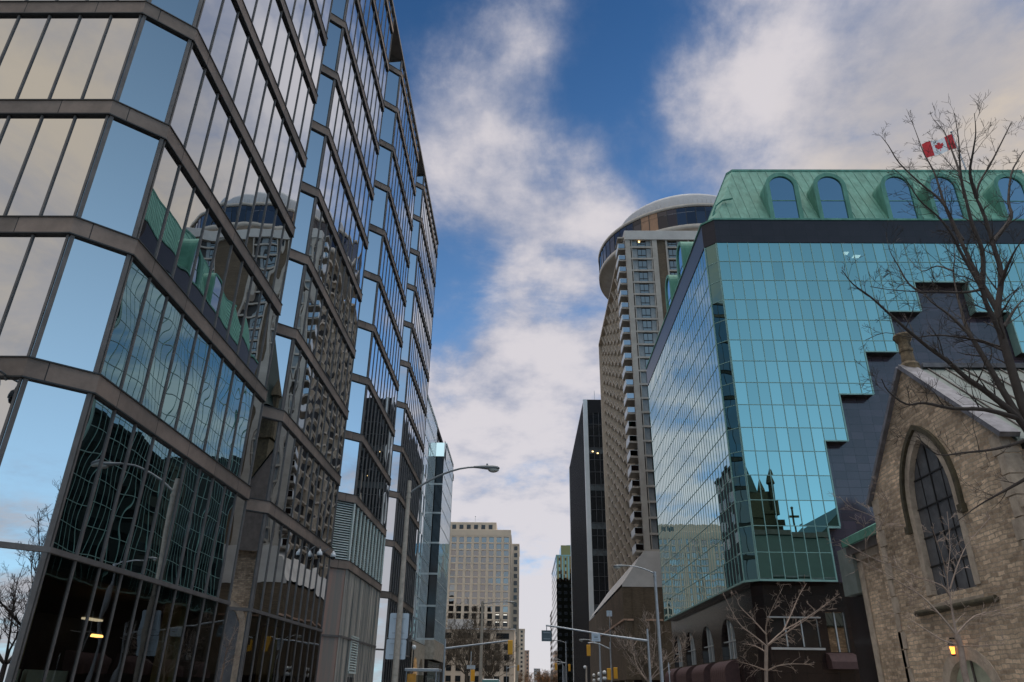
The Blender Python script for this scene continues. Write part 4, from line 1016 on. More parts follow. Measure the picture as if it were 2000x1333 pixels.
# low wing with a copper eave, beyond the gable
b = MB(); b.face([(17.0, YL, 0), (17.0, YL, 8.2), (17.0, 38.5, 8.2), (17.0, 38.5, 0)]); b.face([(17.0, 38.5, 0), (17.0, 38.5, 8.2), (30, 38.5, 8.2), (30, 38.5, 0)]); part('wing_wall', b, M['rubble'], U)
b = MB(); b.box(16.9, YL, 7.85, 17.0, 38.5, 8.2); b.box(16.93, 38.0, 0, 17.05, 38.55, 7.8); part('wing_cornice', b, M['dressed'], U)
b = MB(); b.box(16.5, YL + .02, 8.62, 16.68, 39.0, 9.0); b.face([(16.5, YL, 9.0), (16.5, 39, 9.0), (24, 39, 12.5), (24, YL, 12.5)][::-1]); part('copper_eave', b, M['patina'], U)
b = MB(); b.box(16.68, YL + .02, 8.2, 17.6, 39.0, 8.6); part('wing_soffit', b, M['bronze'], U)
b = MB(); b.box(16.75, 38.56, 6.35, 17.9, 40.3, 8.66); part('copper_cladding', b, M['churchroof'], U)
b = MB(); b.box(17.1, 38.56, 0, 24, 41, 6.3); part('dark_link', b, M['granite_dark'], U)
b = MB(); b.tube([(16.92, 34.3, 0), (16.92, 34.3, 2.6)], .03, 6); b.box(16.85, 34.22, 0, 17, 34.38, .1); part('downpipe', b, M['pole_steel'], U)
# the larger body of the church, seen only mirrored in the glass
b = MB(); b.box(20, 4, 0, 60, 18, 12.0); b.box(18.6, 18, 0, 52, 23.0, 11.5); part('nave_wall', b, M['rubble'], U)
b = MB(); b.face([(18.6, 23.3, 11.3), (18.6, 17.0, 21.6), (50, 17.0, 21.6), (50, 23.3, 11.3)][::-1]); b.face([(18.6, 17, 21.6), (18.6, 11, 12), (50, 11, 12), (50, 17, 21.6)][::-1]); part('aisle_roof', b, M['churchroof_dark'], U)
b = MB(); b.box(18.6, 16.7, 21.5, 50, 17.2, 22.2); b.face([(18.7, 23, 11.3), (18.7, 17, 21.4), (18.7, 11, 12)]); part('ridge_parapet', b, M['bronze'], U)
b = MB(); b.face([(37.4, 16.5, 19), (37.4, -6, 19), (47, -6, 27.5), (47, 16.5, 27.5)][::-1]); b.face([(56.6, 16.5, 19), (56.6, -6, 19), (47, -6, 27.5), (47, 16.5, 27.5)]); b.face([(37.4, 16.4, 19), (56.6, 16.4, 19), (47, 16.4, 27.5)][::-1]); b.face([(37.4, 16.4, 10), (56.6, 16.4, 10), (56.6, 16.4, 19), (37.4, 16.4, 19)][::-1]); b.box(38, -6, 10, 56, 16.3, 18.9); part('transept_roof', b, M['churchroof_dark'], U)
b = MB(); b.box(37.8, 15, 19.5, 38.6, 15.8, 22.2); b.box(37.5, 15.2, 22.2, 38.9, 15.6, 22.5); b.box(38.1, 15.3, 22.5, 38.3, 15.5, 25.4); b.box(37.4, 15.3, 24.1, 39.0, 15.5, 24.4); b.sphere((38.2, 15.4, 25.5), .2); part('cross_finial', b, M['mossy'], U)
b = MB(); b.box(32.6, 4, 0, 38.0, 9, 29.5); b.box(32.3, 3.7, 26, 38.3, 9.3, 26.5); b.box(38.0, 5, 0, 39.4, 8, 25.5)
part('bell_tower', b, M['mossy'], U)
b = MB(); b.lathe([(3.2, 29.5), (2.9, 30.4), (0.05, 41)], (33.6, 6.5), 8, sm=False); part('spire', b, M['churchroof_dark'], U)
b = MB()
for x, y in ((32.6, 4), (38, 4), (32.6, 9), (38, 9)): b.lathe([(.45, 26), (.45, 30.6), (.7, 30.8), (.6, 31.2), (0.05, 33)], (x, y), 8, sm=False)
part('pinnacle', b, M['mossy'], U)
b = MB()
for yy in (8.0, 14.0):
    arch_ring(b, yy, 6.0, 1.2, 1.7, 1.6, 2.1, 19.7, 20.2, 1.5)
part('nave_window_surround', b, M['dressed'], U)
g = MB()
for yy in (8.0, 14.0): g.face([(19.95, yy + 1.2, 1.5), (19.95, yy - 1.2, 1.5), (19.95, yy - 1.2, 6), (19.95, yy - .6, 7.1), (19.95, yy, 7.6), (19.95, yy + .6, 7.1), (19.95, yy + 1.2, 6)])
part('nave_window', g, M['leaded'], U)
# lantern between the door and the window
t = thing('wall_lantern', 'lit amber lantern on the church wall above the arched door', 'lantern', (15.8, 29.2, 3.3))
b = MB(); b.box(15.7, 29.16, 3.62, 16.02, 29.24, 3.68); b.lathe([(.0, .34), (.05, .3), (.13, .2), (.13, .17)], (15.72, 29.2), 8, 3.25, sm=False); b.lathe([(.0, -.2), (.08, -.18), (.1, -.15)], (15.72, 29.2), 8, 3.25, sm=False); part('bracket', b, M['signal_black'], t)
b = MB(); b.lathe([(.06, -.12), (.085, .12)], (15.72, 29.2), 8, 3.25); part('lantern_glass', b, M['amber'], t)

# ------------------------------------------------------------------ far end of the left side
G = thing('precast_office_building', 'beige precast office building with a deep window grid closing the left side', 'office building', (-40, 395, 0))
YG, XG = 380.0, -6.9
PX, PZ = 3.83, 3.345
b = MB(); b.box(-85, YG + .8, 0, XG - .0, 420, 72.3); part('core', b, M['darkwall'], G)
b = MB(); z0g = 26.0; nr, nc = 14, 19
for k in range(nr + 1): b.box(-85, YG - .05, z0g + PZ * k - .35, XG - .05, YG + .85, z0g + PZ * k + .35)
for i in range(nc + 1): b.box(XG - .1 - PX * i - (.9 if i else .9), YG - .02, z0g - .3, XG - .1 - PX * i + (.45 if i else 0), YG + .82, z0g + PZ * nr + .3)
part('precast_grid', b, M['stone_beige'], G)
b = MB(); b.bbox(-85, YG - .15, z0g + PZ * nr + .3, XG, 420, 76.2, .1); part('parapet', b, M['stone_beige'], G)
rng = random.Random(4)
proto = {}
for k in range(nr):
    for i in range(7 if k != 0 and k != 13 else 8):
        x1 = XG - 1.0 - PX * i; x0 = x1 - PX + 1.35; z = z0g + PZ * k + .35
        kind = 'glass_office' if k >= 4 or (k == 3 and i < 5 and i != 1) else 'glass_black'
        if kind == 'glass_black' and k in (1, 2) and i in (1, 0, 7): kind = 'lit'
        if kind not in proto:
            g = MB(); g.face([(x0, YG + .55, z), (x1, YG + .55, z), (x1, YG + .55, z + PZ - .7), (x0, YG + .55, z + PZ - .7)])
            w = part('window', g, M['glass_office'] if kind == 'glass_office' else M['glass_black'], G)
            f = MB(); f.box(x0, YG + .45, z + .02, x0 + .08, YG + .54, z + PZ - .72); f.box(x1 - .08, YG + .45, z + .02, x1, YG + .54, z + PZ - .72)
            if kind == 'lit': f.mi = 1; f.box(x0 + .3, YG + .5, z + PZ - 1.35, x1 - .3, YG + .54, z + PZ - 1.15)
            fo = part('frame', f, [M['stone_beige'], M['ceiling_glow']], w); proto[kind] = (w, fo, x1, z)
        else:
            w0, f0, xx, zz = proto[kind]; w = w0.copy(); C.objects.link(w); w.location.x += x1 - xx; w.location.z += z - zz
            c_ = f0.copy(); C.objects.link(c_); c_.parent = w
g = MB()
for k in range(nr):
    for i in range(7, nc):
        if i == 7 and k in (0, 13): continue
        x1 = XG - 1.0 - PX * i; x0 = x1 - PX + 1.35; z = z0g + PZ * k + .35
        g.face([(x0, YG + .55, z), (x1, YG + .55, z), (x1, YG + .55, z + PZ - .7), (x0, YG + .55, z + PZ - .7)])
o = part('far_windows', g, M['glass_office'], G); o['kind'] = 'stuff'
b = MB(); b.mi = 0
for k in range(10): b.box(XG - .02, YG + 2 + 4 * k, 26, XG + .25, YG + 4 + 4 * k, 74)
part('side_piers', b, M['stone_beige'], G)
b = MB(); b.bbox(-72, YG + 3, 75.5, -14.6, 415, 80.6, .15); ph_ = part('penthouse', b, M['stone_beige'], G)
for i in range(7):
    g = MB(); x0 = -18.6 - 2.85 * 1.33 * i; g.box(x0, YG + 2.86, 77.0, x0 + 2.0, YG + 2.98, 79.2); part('penthouse_window', g, M['glass_black'], ph_)
b = MB(); b.tube([(-26, YG + 8, 80.5), (-26, YG + 8, 84.5)], .12, 5); b.sphere((-26, YG + 8, 84.6), .3, 8, 6); part('mast', b, M['pole_steel'], G)
# podium
P_ = thing('low_stone_building', 'low beige building with wide dark windows in front of the precast office building', 'office building', (-20, 340, 0))
b = MB(); b.box(-60, 330.4, 0, -3.9, 376, 24.9); part('wall', b, M['stone_beige'], P_)
b = MB(); b.box(-60, 329.9, 24.7, -3.7, 376, 25.3); part('cornice', b, M['concrete_pale'], P_)
for r in range(5):
    for i in range(6):
        x1 = -6.2 - 8.1 * i; w_ = 5.4
        if r: continue
        g = MB(); g.box(x1 - w_, 330.2, 21.2, x1, 330.38, 23.4); part('window', g, M['glass_black'], P_)
for r in range(4):
    for i in range(10):
        x1 = -6.0 - 4.0 * i; g = MB(); g.box(x1 - 2.2, 330.2, 4.6 + 4.1 * r, x1, 330.38, 6.9 + 4.1 * r); part('window', g, M['glass_black'], P_)
b = MB(); b.box(-33, 336, 25.2, -22, 345, 29.2); part('plant_room', b, M['concrete_pale'], P_)
def slab(name, label, x0, x1, y0, y1, z1, wall, nx, nz, z0, gl, ww=.55, wh=.55, sidex=None):
    t = thing(name, label, 'building', ((x0 + x1) / 2, (y0 + y1) / 2, 0))
    b = MB(); b.box(x0, y0, 0, x1, y1, z1); part('wall', b, wall, t)
    b = MB(); b.box(x0 - .2, y0 - .2, z1 - .1, x1 + .2, y1 + .2, z1 + .6); part('roof_edge', b, wall, t)
    px, pz = (x1 - x0) / nx, (z1 - z0) / nz
    for k in range(nz):
        g = MB()
        for i in range(nx):
            g.box(x0 + px * (i + .5 - ww / 2), y0 - .05, z0 + pz * (k + .5 - wh / 2), x0 + px * (i + .5 + ww / 2), y0 - .01, z0 + pz * (k + .5 + wh / 2))
        if sidex is not None:
            ny = int((y1 - y0) / 4); py = (y1 - y0) / ny; s = -1 if sidex == x0 else 1
            for j in range(ny): g.box(sidex + s * .01, y0 + py * (j + .2), z0 + pz * (k + .5 - wh / 2), sidex + s * .05, y0 + py * (j + .8), z0 + pz * (k + .5 + wh / 2))
        part('window_row', g, gl, t)
    return t
slab('grey_office_building', 'narrow grey office slab rising right behind the beige precast office building', -26, -3.0, 430, 470, 77.5, M['stone_beige'], 6, 15, 20, M['glass_black'], .5, .6)
slab('brick_apartment_building', 'tan apartment tower far down the street on the left', -14, .8, 650, 690, 47.5, M['stone_beige'], 3, 12, 8, M['glass_black'], .35, .5, .8)
slab('brick_apartment_building', 'pinkish brick apartment block, the farthest down the left side', -9, 5.5, 800, 850, 38, M['stone_tan'], 4, 9, 6, M['glass_black'], .4, .5, 5.5)
slab('green_glass_tower', 'dark green glass tower far off, between the sky gap and the black tower', 17.9, 44, 420, 492, 70, M['greenglass'], 8, 18, 6, M['glass_black'], .55, .45, 17.9)
t = [o for o in bpy.data.objects if o.name == 'green_glass_tower'][0]
b = MB(); b.box(20.6, 421, 70.2, 26, 440, 76.0); part('gold_penthouse', b, M['gold'], t)
b = MB()
for k in range(6): b.box(18.4 + k * 1.7, 419.8, 56, 19.2 + k * 1.7, 419.97, 69.9)
part('gold_panel', b, M['gold'], t)
slab('dark_office_slab', 'lowest dark office slab at the foot of the far green tower', 18.9, 30, 505, 560, 50, M['brick_brown'], 3, 12, 6, M['glass_office'], .5, .4, 18.9)
slab('blue_glass_tower', 'pale blue glass tower top peeping past the black tower', 29.6, 60, 520, 560, 93, M['bluesky_glass'], 8, 22, 6, M['bluesky_glass'], .8, .8)
slab('white_tower', 'tiny white tower at the very end of the street', 17, 27, 1300, 1320, 34, M['concrete_pale'], 3, 10, 4, M['glass_office'])
# across the street behind the camera, mirrored in the left tower
N_ = thing('stone_government_building', 'brown stone building across the street behind, mirrored at the left edge', 'building', (-70, -70, 0))
b = MB(); b.box(-110, -80, 0, -38, -50, 17); part('wall', b, M['rubble'], N_)
b = MB(); b.loft([[(-111, -81, 17), (-37, -81, 17), (-37, -49, 17), (-111, -49, 17)], [(-106, -72, 25), (-42, -72, 25), (-42, -58, 25), (-106, -58, 25)]], cap=True); part('roof', b, M['churchroof_dark'], N_)
for k in range(3):
    g = MB()
    for i in range(14): g.box(-106 + 4.9 * i, -50, 2.5 + 5 * k, -104 + 4.9 * i, -49.95, 5.5 + 5 * k)
    part('window_row', g, M['glass_black'], N_)

for nm, lb, x0, x1, y0, y1, h in (('dark_office_block', 'dark office block beyond the pale glass blocks, seen mirrored in the teal tower', -60, -15.2, 113, 151, 42), ('dark_office_slab', 'taller dark office slab mirrored at the corner of the teal tower', -70, -21.5, 195, 214, 58)):
    slab(nm, lb, x0, x1, y0, y1, h, M['darkwall'], 12, 10, 4, M['glass_black'], .6, .5, x1)
# ------------------------------------------------------------------ street furniture
def cobra(loc, h, reach, rise, label, group, mat_='pole_con', r0=.15, r1=.09, collar=None, side=1, plates=None):
    t = thing('street_lamp', label, 'street lamp', loc, group); x, y, _ = loc
    b = MB(); b.tube([(x, y, .13), (x, y, h)], [r0, r1], 12); b.tube([(x, y, .13), (x, y, .6)], [r0 * 1.35, r0 * 1.3], 12)
    if collar:
        b.tube([(x, y, collar - .22), (x, y, collar - .12)], [r1 * 1.4, r1 * 1.4], 10); b.tube([(x, y, collar + .05), (x, y, collar + .12)], [r1 * 1.35, r1 * 1.35], 10)
    part('pole', b, M[mat_], t)
    c = collar or h - .3
    P = []
    for k in range(9):
        u = k / 8; P.append((x + side * (reach - .9) * u, y, c + rise * math.sin(u * PI / 2) ** .9))
    b = MB(); b.tube(P, [.055 - .015 * k / 8 for k in range(9)], 8); part('arm', b, M['lamp_grey'] if mat_ == 'pole_con' else M[mat_], t)
    e = Vector(P[-1]); d = Vector((side, 0, -.03)).normalized()
    b = MB(); rings = []
    for u, w, hu, hd in ((-.12, .06, .05, .05), (.1, .08, .07, .06), (.45, .15, .10, .09), (.8, .19, .10, .12), (1.0, .16, .07, .11), (1.08, .06, .02, .04)):
        c_ = e + d * u; rings.append([c_ + Vector((0, w * math.cos(a), (hu if math.sin(a) > 0 else hd) * math.sin(a))) for a in [2 * PI * k / 12 for k in range(12)]])
    b.loft(rings, cap=True, sm=True); b.tube([e + d * .5 + Vector((0, 0, .08)), e + d * .5 + Vector((0, 0, .18))], [.045, .04], 8)
    hd_ = part('lamp_head', b, M['lamp_grey'], t)
    b = MB(); cc = e + d * .8 + Vector((0, 0, -.10)); b.sphere(cc, .17, 12, 8, (1.5, .9, .75)); part('lens', b, M['lens'], hd_)
    return t
L1 = cobra((-5.3, 33.0, 0), 10.35, 3.95, 1.28, 'tall concrete street lamp nearest the camera, with two blank white sign backs', 'cobra-head street lamps', collar=9.75)
def sign(loc, w, h, mat_, label, name='traffic_sign', group=None, post_=None, yaw=0, round_=.06):
    t = thing(name, label, 'sign', loc, group); x, y, z = loc
    b = MB(); r = round_; pts = []
    for cx_, cz_, a0 in ((w / 2 - r, h / 2 - r, 0), (-w / 2 + r, h / 2 - r, 90), (-w / 2 + r, -h / 2 + r, 180), (w / 2 - r, -h / 2 + r, 270)):
        for k in range(4): a = R(a0 + 30 * k); pts.append((cx_ + r * math.cos(a), cz_ + r * math.sin(a)))
    b.poly_prism(pts, lambda u, v, d: (x + u * math.cos(yaw) - d * math.sin(yaw), y + u * math.sin(yaw) + d * math.cos(yaw), z + v), .02)
    part('plate', b, M[mat_], t)
    b = MB()
    for s_ in (-.28, .28): b.box(x - w * .32, y - .025, z + s_ * h - .02, x + w * .32, y - .004, z + s_ * h + .02)
    part('bracket', b, M['pole_steel'], t)
    if post_: b = MB(); b.tube([(x, y + .06, .13), (x, y + .06, post_)], .03, 8); part('post', b, M['pole_steel'], t)
    return t
sign((-5.33, 33.2, 4.12), .82, 1.02, 'sign_back', 'upper blank white sign back on the nearest concrete lamp pole', group='sign backs on the near lamp')
sign((-5.38, 33.2, 3.20), .84, .78, 'sign_back', 'lower blank white sign back on the nearest concrete lamp pole', group='sign backs on the near lamp')
cobra((-4.95, 92.0, 0), 11.3, 3.75, .25, 'concrete street lamp in front of the bare brown trees on the left', 'cobra-head street lamps', collar=11.0, r0=.24, r1=.14)
cobra((9.8, 57.0, 0), 9.9, 2.9, .55, 'grey street lamp before the brown podium with its arm reaching left', 'cobra-head street lamps', mat_='pole_steel', collar=9.75, side=-1, r0=.14, r1=.1)
cobra((9.6, 100.0, 0), 7.3, 2.4, .65, 'thin steel street lamp in front of the brown podium, behind the signal arm', 'far street lamps', mat_='pole_steel', collar=7.0, side=-1)
cobra((9.1, 170.0, 0), 11.4, 2.9, .5, 'far steel street lamp at the foot of the black tower', 'far street lamps', mat_='pole_steel', collar=11.1, side=-1, r0=.17, r1=.12)
cobra((9.3, 190.0, 0), 8.0, 1.9, .8, 'farthest low street lamp at the foot of the black tower', 'far street lamps', mat_='pole_steel', collar=7.8, side=-1)
cobra((8.0, 158.0, 0), 6.2, 1.4, .6, 'short steel street lamp between the two far traffic signals', 'far street lamps', mat_='pole_steel', collar=6.0, side=-1)

def signal_head(t, c, mat_='signal_yellow', s=1.):
    x, y, z = c; b = MB(); w, h, d = .19 * s, .52 * s, .13 * s
    ring = lambda yy, k: [(x - w * k, yy, z - h * k), (x + w * k, yy, z - h * k), (x + w * k, yy, z + h * k), (x - w * k, yy, z + h * k)]
    b.loft([ring(y - d, .9), ring(y - d * .8, 1.), ring(y + d, 1.), ring(y + d * 1.1, .92)], cap=True)
    hd = part('signal_head', b, M[mat_], t)
    b = MB()
    for k in (-1, 0, 1):
        b.lathe([(.11 * s, 0), (.115 * s, .001)], (0, 0), 10)
        b.v = b.v; 
    b = MB()
    for k in (-1, 0, 1):
        cz = z + k * .33 * s
        rings = [[(x + .12 * s * math.cos(a), y + yy, cz + .12 * s * math.sin(a)) for a in [2 * PI * i / 10 for i in range(10)]] for yy in (d * 1.05, d * 1.05 + .2 * s)]
        b.loft(rings, sm=True)
    part('visor', b, M['signal_yellow'], hd)
    return hd
def mast(loc, h, pts, label, sig=(), r=.1, group='traffic signals'):
    t = thing('traffic_signal', label, 'traffic signal', loc, group); x, y, _ = loc
    b = MB(); b.tube([(x, y, .13), (x, y, h)], [r, r * .7], 10); b.tube([(x, y, .13), (x, y, .5)], [r * 1.4, r * 1.3], 10); part('pole', b, M['pole_steel'], t)
    if pts: b = MB(); b.tube(pts, [.085 * r / .1] + [.06 * r / .1] * (len(pts) - 1), 8); part('mast_arm', b, M['pole_steel'], t)
    for c in sig: signal_head(t, c)
    return t
mast((-6.2, 62.0, 0), 5.3, [(-6.2, 62, 4.6), (-3.5, 62, 4.95), (-1.1, 62, 5.25)], 'traffic signal on the left kerb whose arm holds one yellow head over the road', [(-1.05, 61.8, 4.75)])
mast((9.45, 60.0, 0), 6.1, [(9.45, 60, 5.25), (6.5, 60, 5.6), (2.2, 60, 6.2), (1.7, 60, 6.25)], 'long galvanised signal arm reaching left across the right side of the road', (), .11)
sign((1.75, 59.9, 5.5), .78, .78, 'sign_dark', 'square dark sign hanging from the tip of the long signal arm', round_=.02)
b = MB(); b.tube([(1.75, 59.95, 6.25), (1.75, 59.95, 5.85)], .035, 6)
single('sign_hanger', b, M['pole_steel'], 'short bent hanger above the square dark sign on the signal arm', 'hanger', (1.75, 59.95, 6.25))
sg = sign((5.5, 59.88, 5.45), .66, .6, 'sign_back', 'grey sign with a dark dash fixed under the middle of the long signal arm', round_=.02)
b = MB(); b.box(5.37, 59.85, 5.43, 5.63, 59.87, 5.48); part('dash', b, M['signal_black'], sg)
mast((8.75, 80.0, 0), 6.3, [(8.75, 80, 5.6), (7.6, 80, 6.1), (6.9, 80, 6.2), (6.5, 80, 6.15)], 'traffic signal with two yellow heads at the corner before the brown podium', [(6.55, 79.8, 5.45), (9.15, 79.7, 3.4), (8.5, 79.7, 3.3)], .09)
sign((8.75, 79.5, 8.95), .55, .55, 'sign_back', 'small square white board on top of a thin tall post', post_=9.2, round_=.02)
mast((6.9, 131.0, 0), 6.0, [(6.9, 131, 5.9), (5.6, 131, 6.1), (5.3, 131, 6.1)], 'far traffic signal with two yellow heads below the black tower', [(5.3, 130.8, 5.3), (7.5, 130.8, 5.2)], .09)
mast((-3.2, 152.0, 0), 5.9, [(-3.2, 152, 5.5), (-1.6, 152, 5.9), (-1.0, 152, 6.0)], 'far traffic signal on the left below the striped building edge', [(-1.0, 151.8, 5.6)], .09)
mast((-5.3, 80.0, 0), 5.2, None, 'plain steel pole with an orange pedestrian signal on the left pavement', [(-5.05, 79.8, 3.0)], .075)
sign((-5.25, 79.7, 3.75), .85, .34, 'sign_back', 'small pale street-name board on the plain steel pole at left', round_=.02)
sign((9.45, 52.0, 3.1), .3, .6, 'sign_back', 'narrow parking sign seen almost edge-on beside the granite base', post_=3.5, yaw=R(70), round_=.02)
t = thing('security_camera', 'camera globe on a short beige post below the black tower', 'security camera', (9.4, 120, 0)); b = MB(); b.tube([(9.4, 120, .13), (9.4, 120, 5.2)], .13, 8); part('post', b, M['pole_con'], t); b = MB(); b.sphere((9.2, 119.8, 5.0), .24, 10, 8); part('housing', b, M['white_dome'], t)
t0 = None
for x, y, lb in ((11.4, 130, 'leftmost'), (11.3, 120, 'middle'), (11.1, 110, 'rightmost')):
    lab = lb + ' of three posts with stacked white globes before the brown podium'
    if t0 is None:
        t0 = thing('globe_lamp', lab, 'street lamp', (x, y, 0), 'globe lamps by the hotel')
        b = MB(); b.tube([(x, y, .13), (x, y, 4.3)], .06, 8); b.lathe([(.2, 3.02), (.2, 3.1), (.07, 3.12)], (x, y), 12); b.lathe([(.2, 3.78), (.2, 3.86), (.07, 3.88)], (x, y), 12); part('post', b, M['signal_black'], t0)
        for z in (3.35, 4.1): b = MB(); b.sphere((x, y, z), .27, 14, 10); part('globe', b, M['globe'], t0)
    else: dup(t0, (x, y, 0), lab)
t = thing('globe_lamp', 'single white globe lamp on a thin post beside the left glass block', 'street lamp', (-9.2, 66, 0)); b = MB(); b.tube([(-9.2, 66, .13), (-9.2, 66, 4.7)], .055, 8); part('post', b, M['signal_black'], t); b = MB(); b.sphere((-9.2, 66, 4.85), .2, 14, 10); part('globe', b, M['globe'], t)
# bus shelter
t = thing('bus_shelter', 'flat-roofed bus shelter with an orange panel at the foot of the left glass block', 'bus shelter', (-7.6, 62.5, 0))
b = MB(); b.bbox(-9.2, 61.6, 2.95, -6.55, 64, 3.15, .03); part('roof', b, M['pole_steel'], t)
for x in (-9.05, -6.75):
    for y in (61.75, 63.85): b = MB(); b.tube([(x, y, .13), (x, y, 2.95)], .05, 8); part('post', b, M['pole_steel'], t)
b = MB(); b.box(-9.0, 63.83, .5, -6.8, 63.86, 2.7); b.box(-9.06, 61.8, .5, -9.04, 63.8, 2.7); part('glass_panel', b, M['glass_shop'], t)
b = MB(); b.box(-8.95, 61.66, .4, -8.3, 61.74, 2.75); part('map_panel', b, M['shelter_orange'], t)
# a bus far down the left lane
t = thing('city_bus', 'white and teal city bus far down the left lane, only its roof showing', 'bus', (-5.0, 126, 0))
b = MB(); b.loft([[(-6.2, 120, .4), (-3.7, 120, .4), (-3.7, 131.6, .4), (-6.2, 131.6, .4)], [(-6.2, 120, 2.95), (-3.7, 120, 2.95), (-3.7, 131.6, 2.95), (-6.2, 131.6, 2.95)], [(-6.0, 120.2, 3.2), (-3.9, 120.2, 3.2), (-3.9, 131.4, 3.2), (-6.0, 131.4, 3.2)]], cap=True); part('body', b, M['bus_white'], t)
b = MB(); b.box(-6.1, 119.96, 1.2, -3.8, 120.0, 2.6); b.box(-3.69, 120.5, 1.4, -3.67, 131, 2.5); part('window', b, M['glass_black'], t)
b = MB(); b.box(-6.22, 119.9, 2.72, -3.68, 120.02, 3.1); part('destination_panel', b, M['bus_green'], t)
for y in (122.5, 129):
    b = MB()
    for x in (-6.1, -3.95): b.tube([(x, y, .5), (x + .25, y, .5)], .5, 14)
    part('wheel', b, M['tyre'], t)
for x in (-5.9, -4.0): b = MB(); b.box(x - .15, 119.93, .8, x + .15, 119.99, 1.0); part('headlight', b, M['headlight'], t)

# ------------------------------------------------------------------ bare trees
def rv(rng, s): return Vector((rng.uniform(-s, s), rng.uniform(-s, s), rng.uniform(-s, s)))
def twig(b, p, d, l, r, lev, rng, up=.25, minr=.004, wob=.25, kids=(3, 5), ang=(.5, 1.0), n=None):
    """one branch with its side shoots; d unit direction"""
    segs = max(2, int(4 if lev > 0 else 3)); pts = [p.copy()]; q = p.copy(); dd = d.copy()
    for s_ in range(segs):
        dd = (dd + rv(rng, wob) + Vector((0, 0, up * .3))).normalized(); q = q + dd * (l / segs); pts.append(q.copy())
    rad = [max(minr, r * (1 - .75 * i / segs)) for i in range(segs + 1)]
    b.tube(pts, rad, n or (5 if r > .03 else 3), cap=False)
    if lev <= 0: return
    for k in range(rng.randint(*kids)):
        t_ = rng.uniform(.2, 1.0); i = min(segs - 1, int(t_ * segs)); base = pts[i].lerp(pts[i + 1], t_ * segs - i)
        ax = (pts[i + 1] - pts[i]).normalized(); sd_ = ax.cross(rv(rng, 1)).normalized(); a = rng.uniform(*ang)
        nd = (ax * math.cos(a) + sd_ * math.sin(a) + Vector((0, 0, up))).normalized()
        twig(b, base, nd, l * rng.uniform(.38, .68), max(minr, rad[i] * rng.uniform(.45, .65)), lev - 1, rng, up, minr, wob, kids, ang)
def smooth(pts, k=3):
    out = []
    for i in range(len(pts) - 1):
        p0, p1, p2, p3 = [Vector(pts[max(0, min(len(pts) - 1, j))]) for j in (i - 1, i, i + 1, i + 2)]
        for s_ in range(k):
            t = s_ / k; out.append(.5 * ((2 * p1) + (p2 - p0) * t + (2 * p0 - 5 * p1 + 4 * p2 - p3) * t * t + (3 * p1 - p0 - 3 * p2 + p3) * t ** 3))
    out.append(Vector(pts[-1])); return out
def limb_tree(name, label, loc, trunk_pts, trunk_r, limbs, radii, bark, twig_bark, rng, dens, tl, lev, up, minr=.004, rend=.012, group=None, ang=(.5, 1.0), kids=(3, 5)):
    t = thing(name, label, 'tree', loc, group)
    b = MB(); b.tube(smooth(trunk_pts), [trunk_r * (1.35 - .4 * min(1, i / 3)) for i in range(len(smooth(trunk_pts)))], 12)
    tw = MB()
    for L_, r0 in zip(limbs, radii):
        pts = smooth(L_); n = len(pts); le = sum((pts[i + 1] - pts[i]).length for i in range(n - 1))
        rad = [max(rend, r0 * (1 - .9 * (i / (n - 1)) ** .8)) for i in range(n)]
        b.tube(pts, rad, 8)
        cnt = int(le * dens)
        for k in range(cnt):
            u = (k + rng.random()) / cnt
            if u < .12: continue
            i = min(n - 2, int(u * (n - 1))); ax = (pts[i + 1] - pts[i]).normalized(); sd_ = ax.cross(rv(rng, 1)).normalized(); a = rng.uniform(*ang)
            nd = (ax * math.cos(a) + sd_ * math.sin(a) + Vector((0, 0, up))).normalized()
            twig(tw, pts[i].lerp(pts[i + 1], rng.random()), nd, tl * rng.uniform(.5, 1.3) * (1 - .55 * u), min(.028, rad[i] * .4), lev, rng, up, minr, .22, kids, ang)
    part('trunk', b, M[bark], t); part('crown', tw, M[twig_bark], t)
    return t
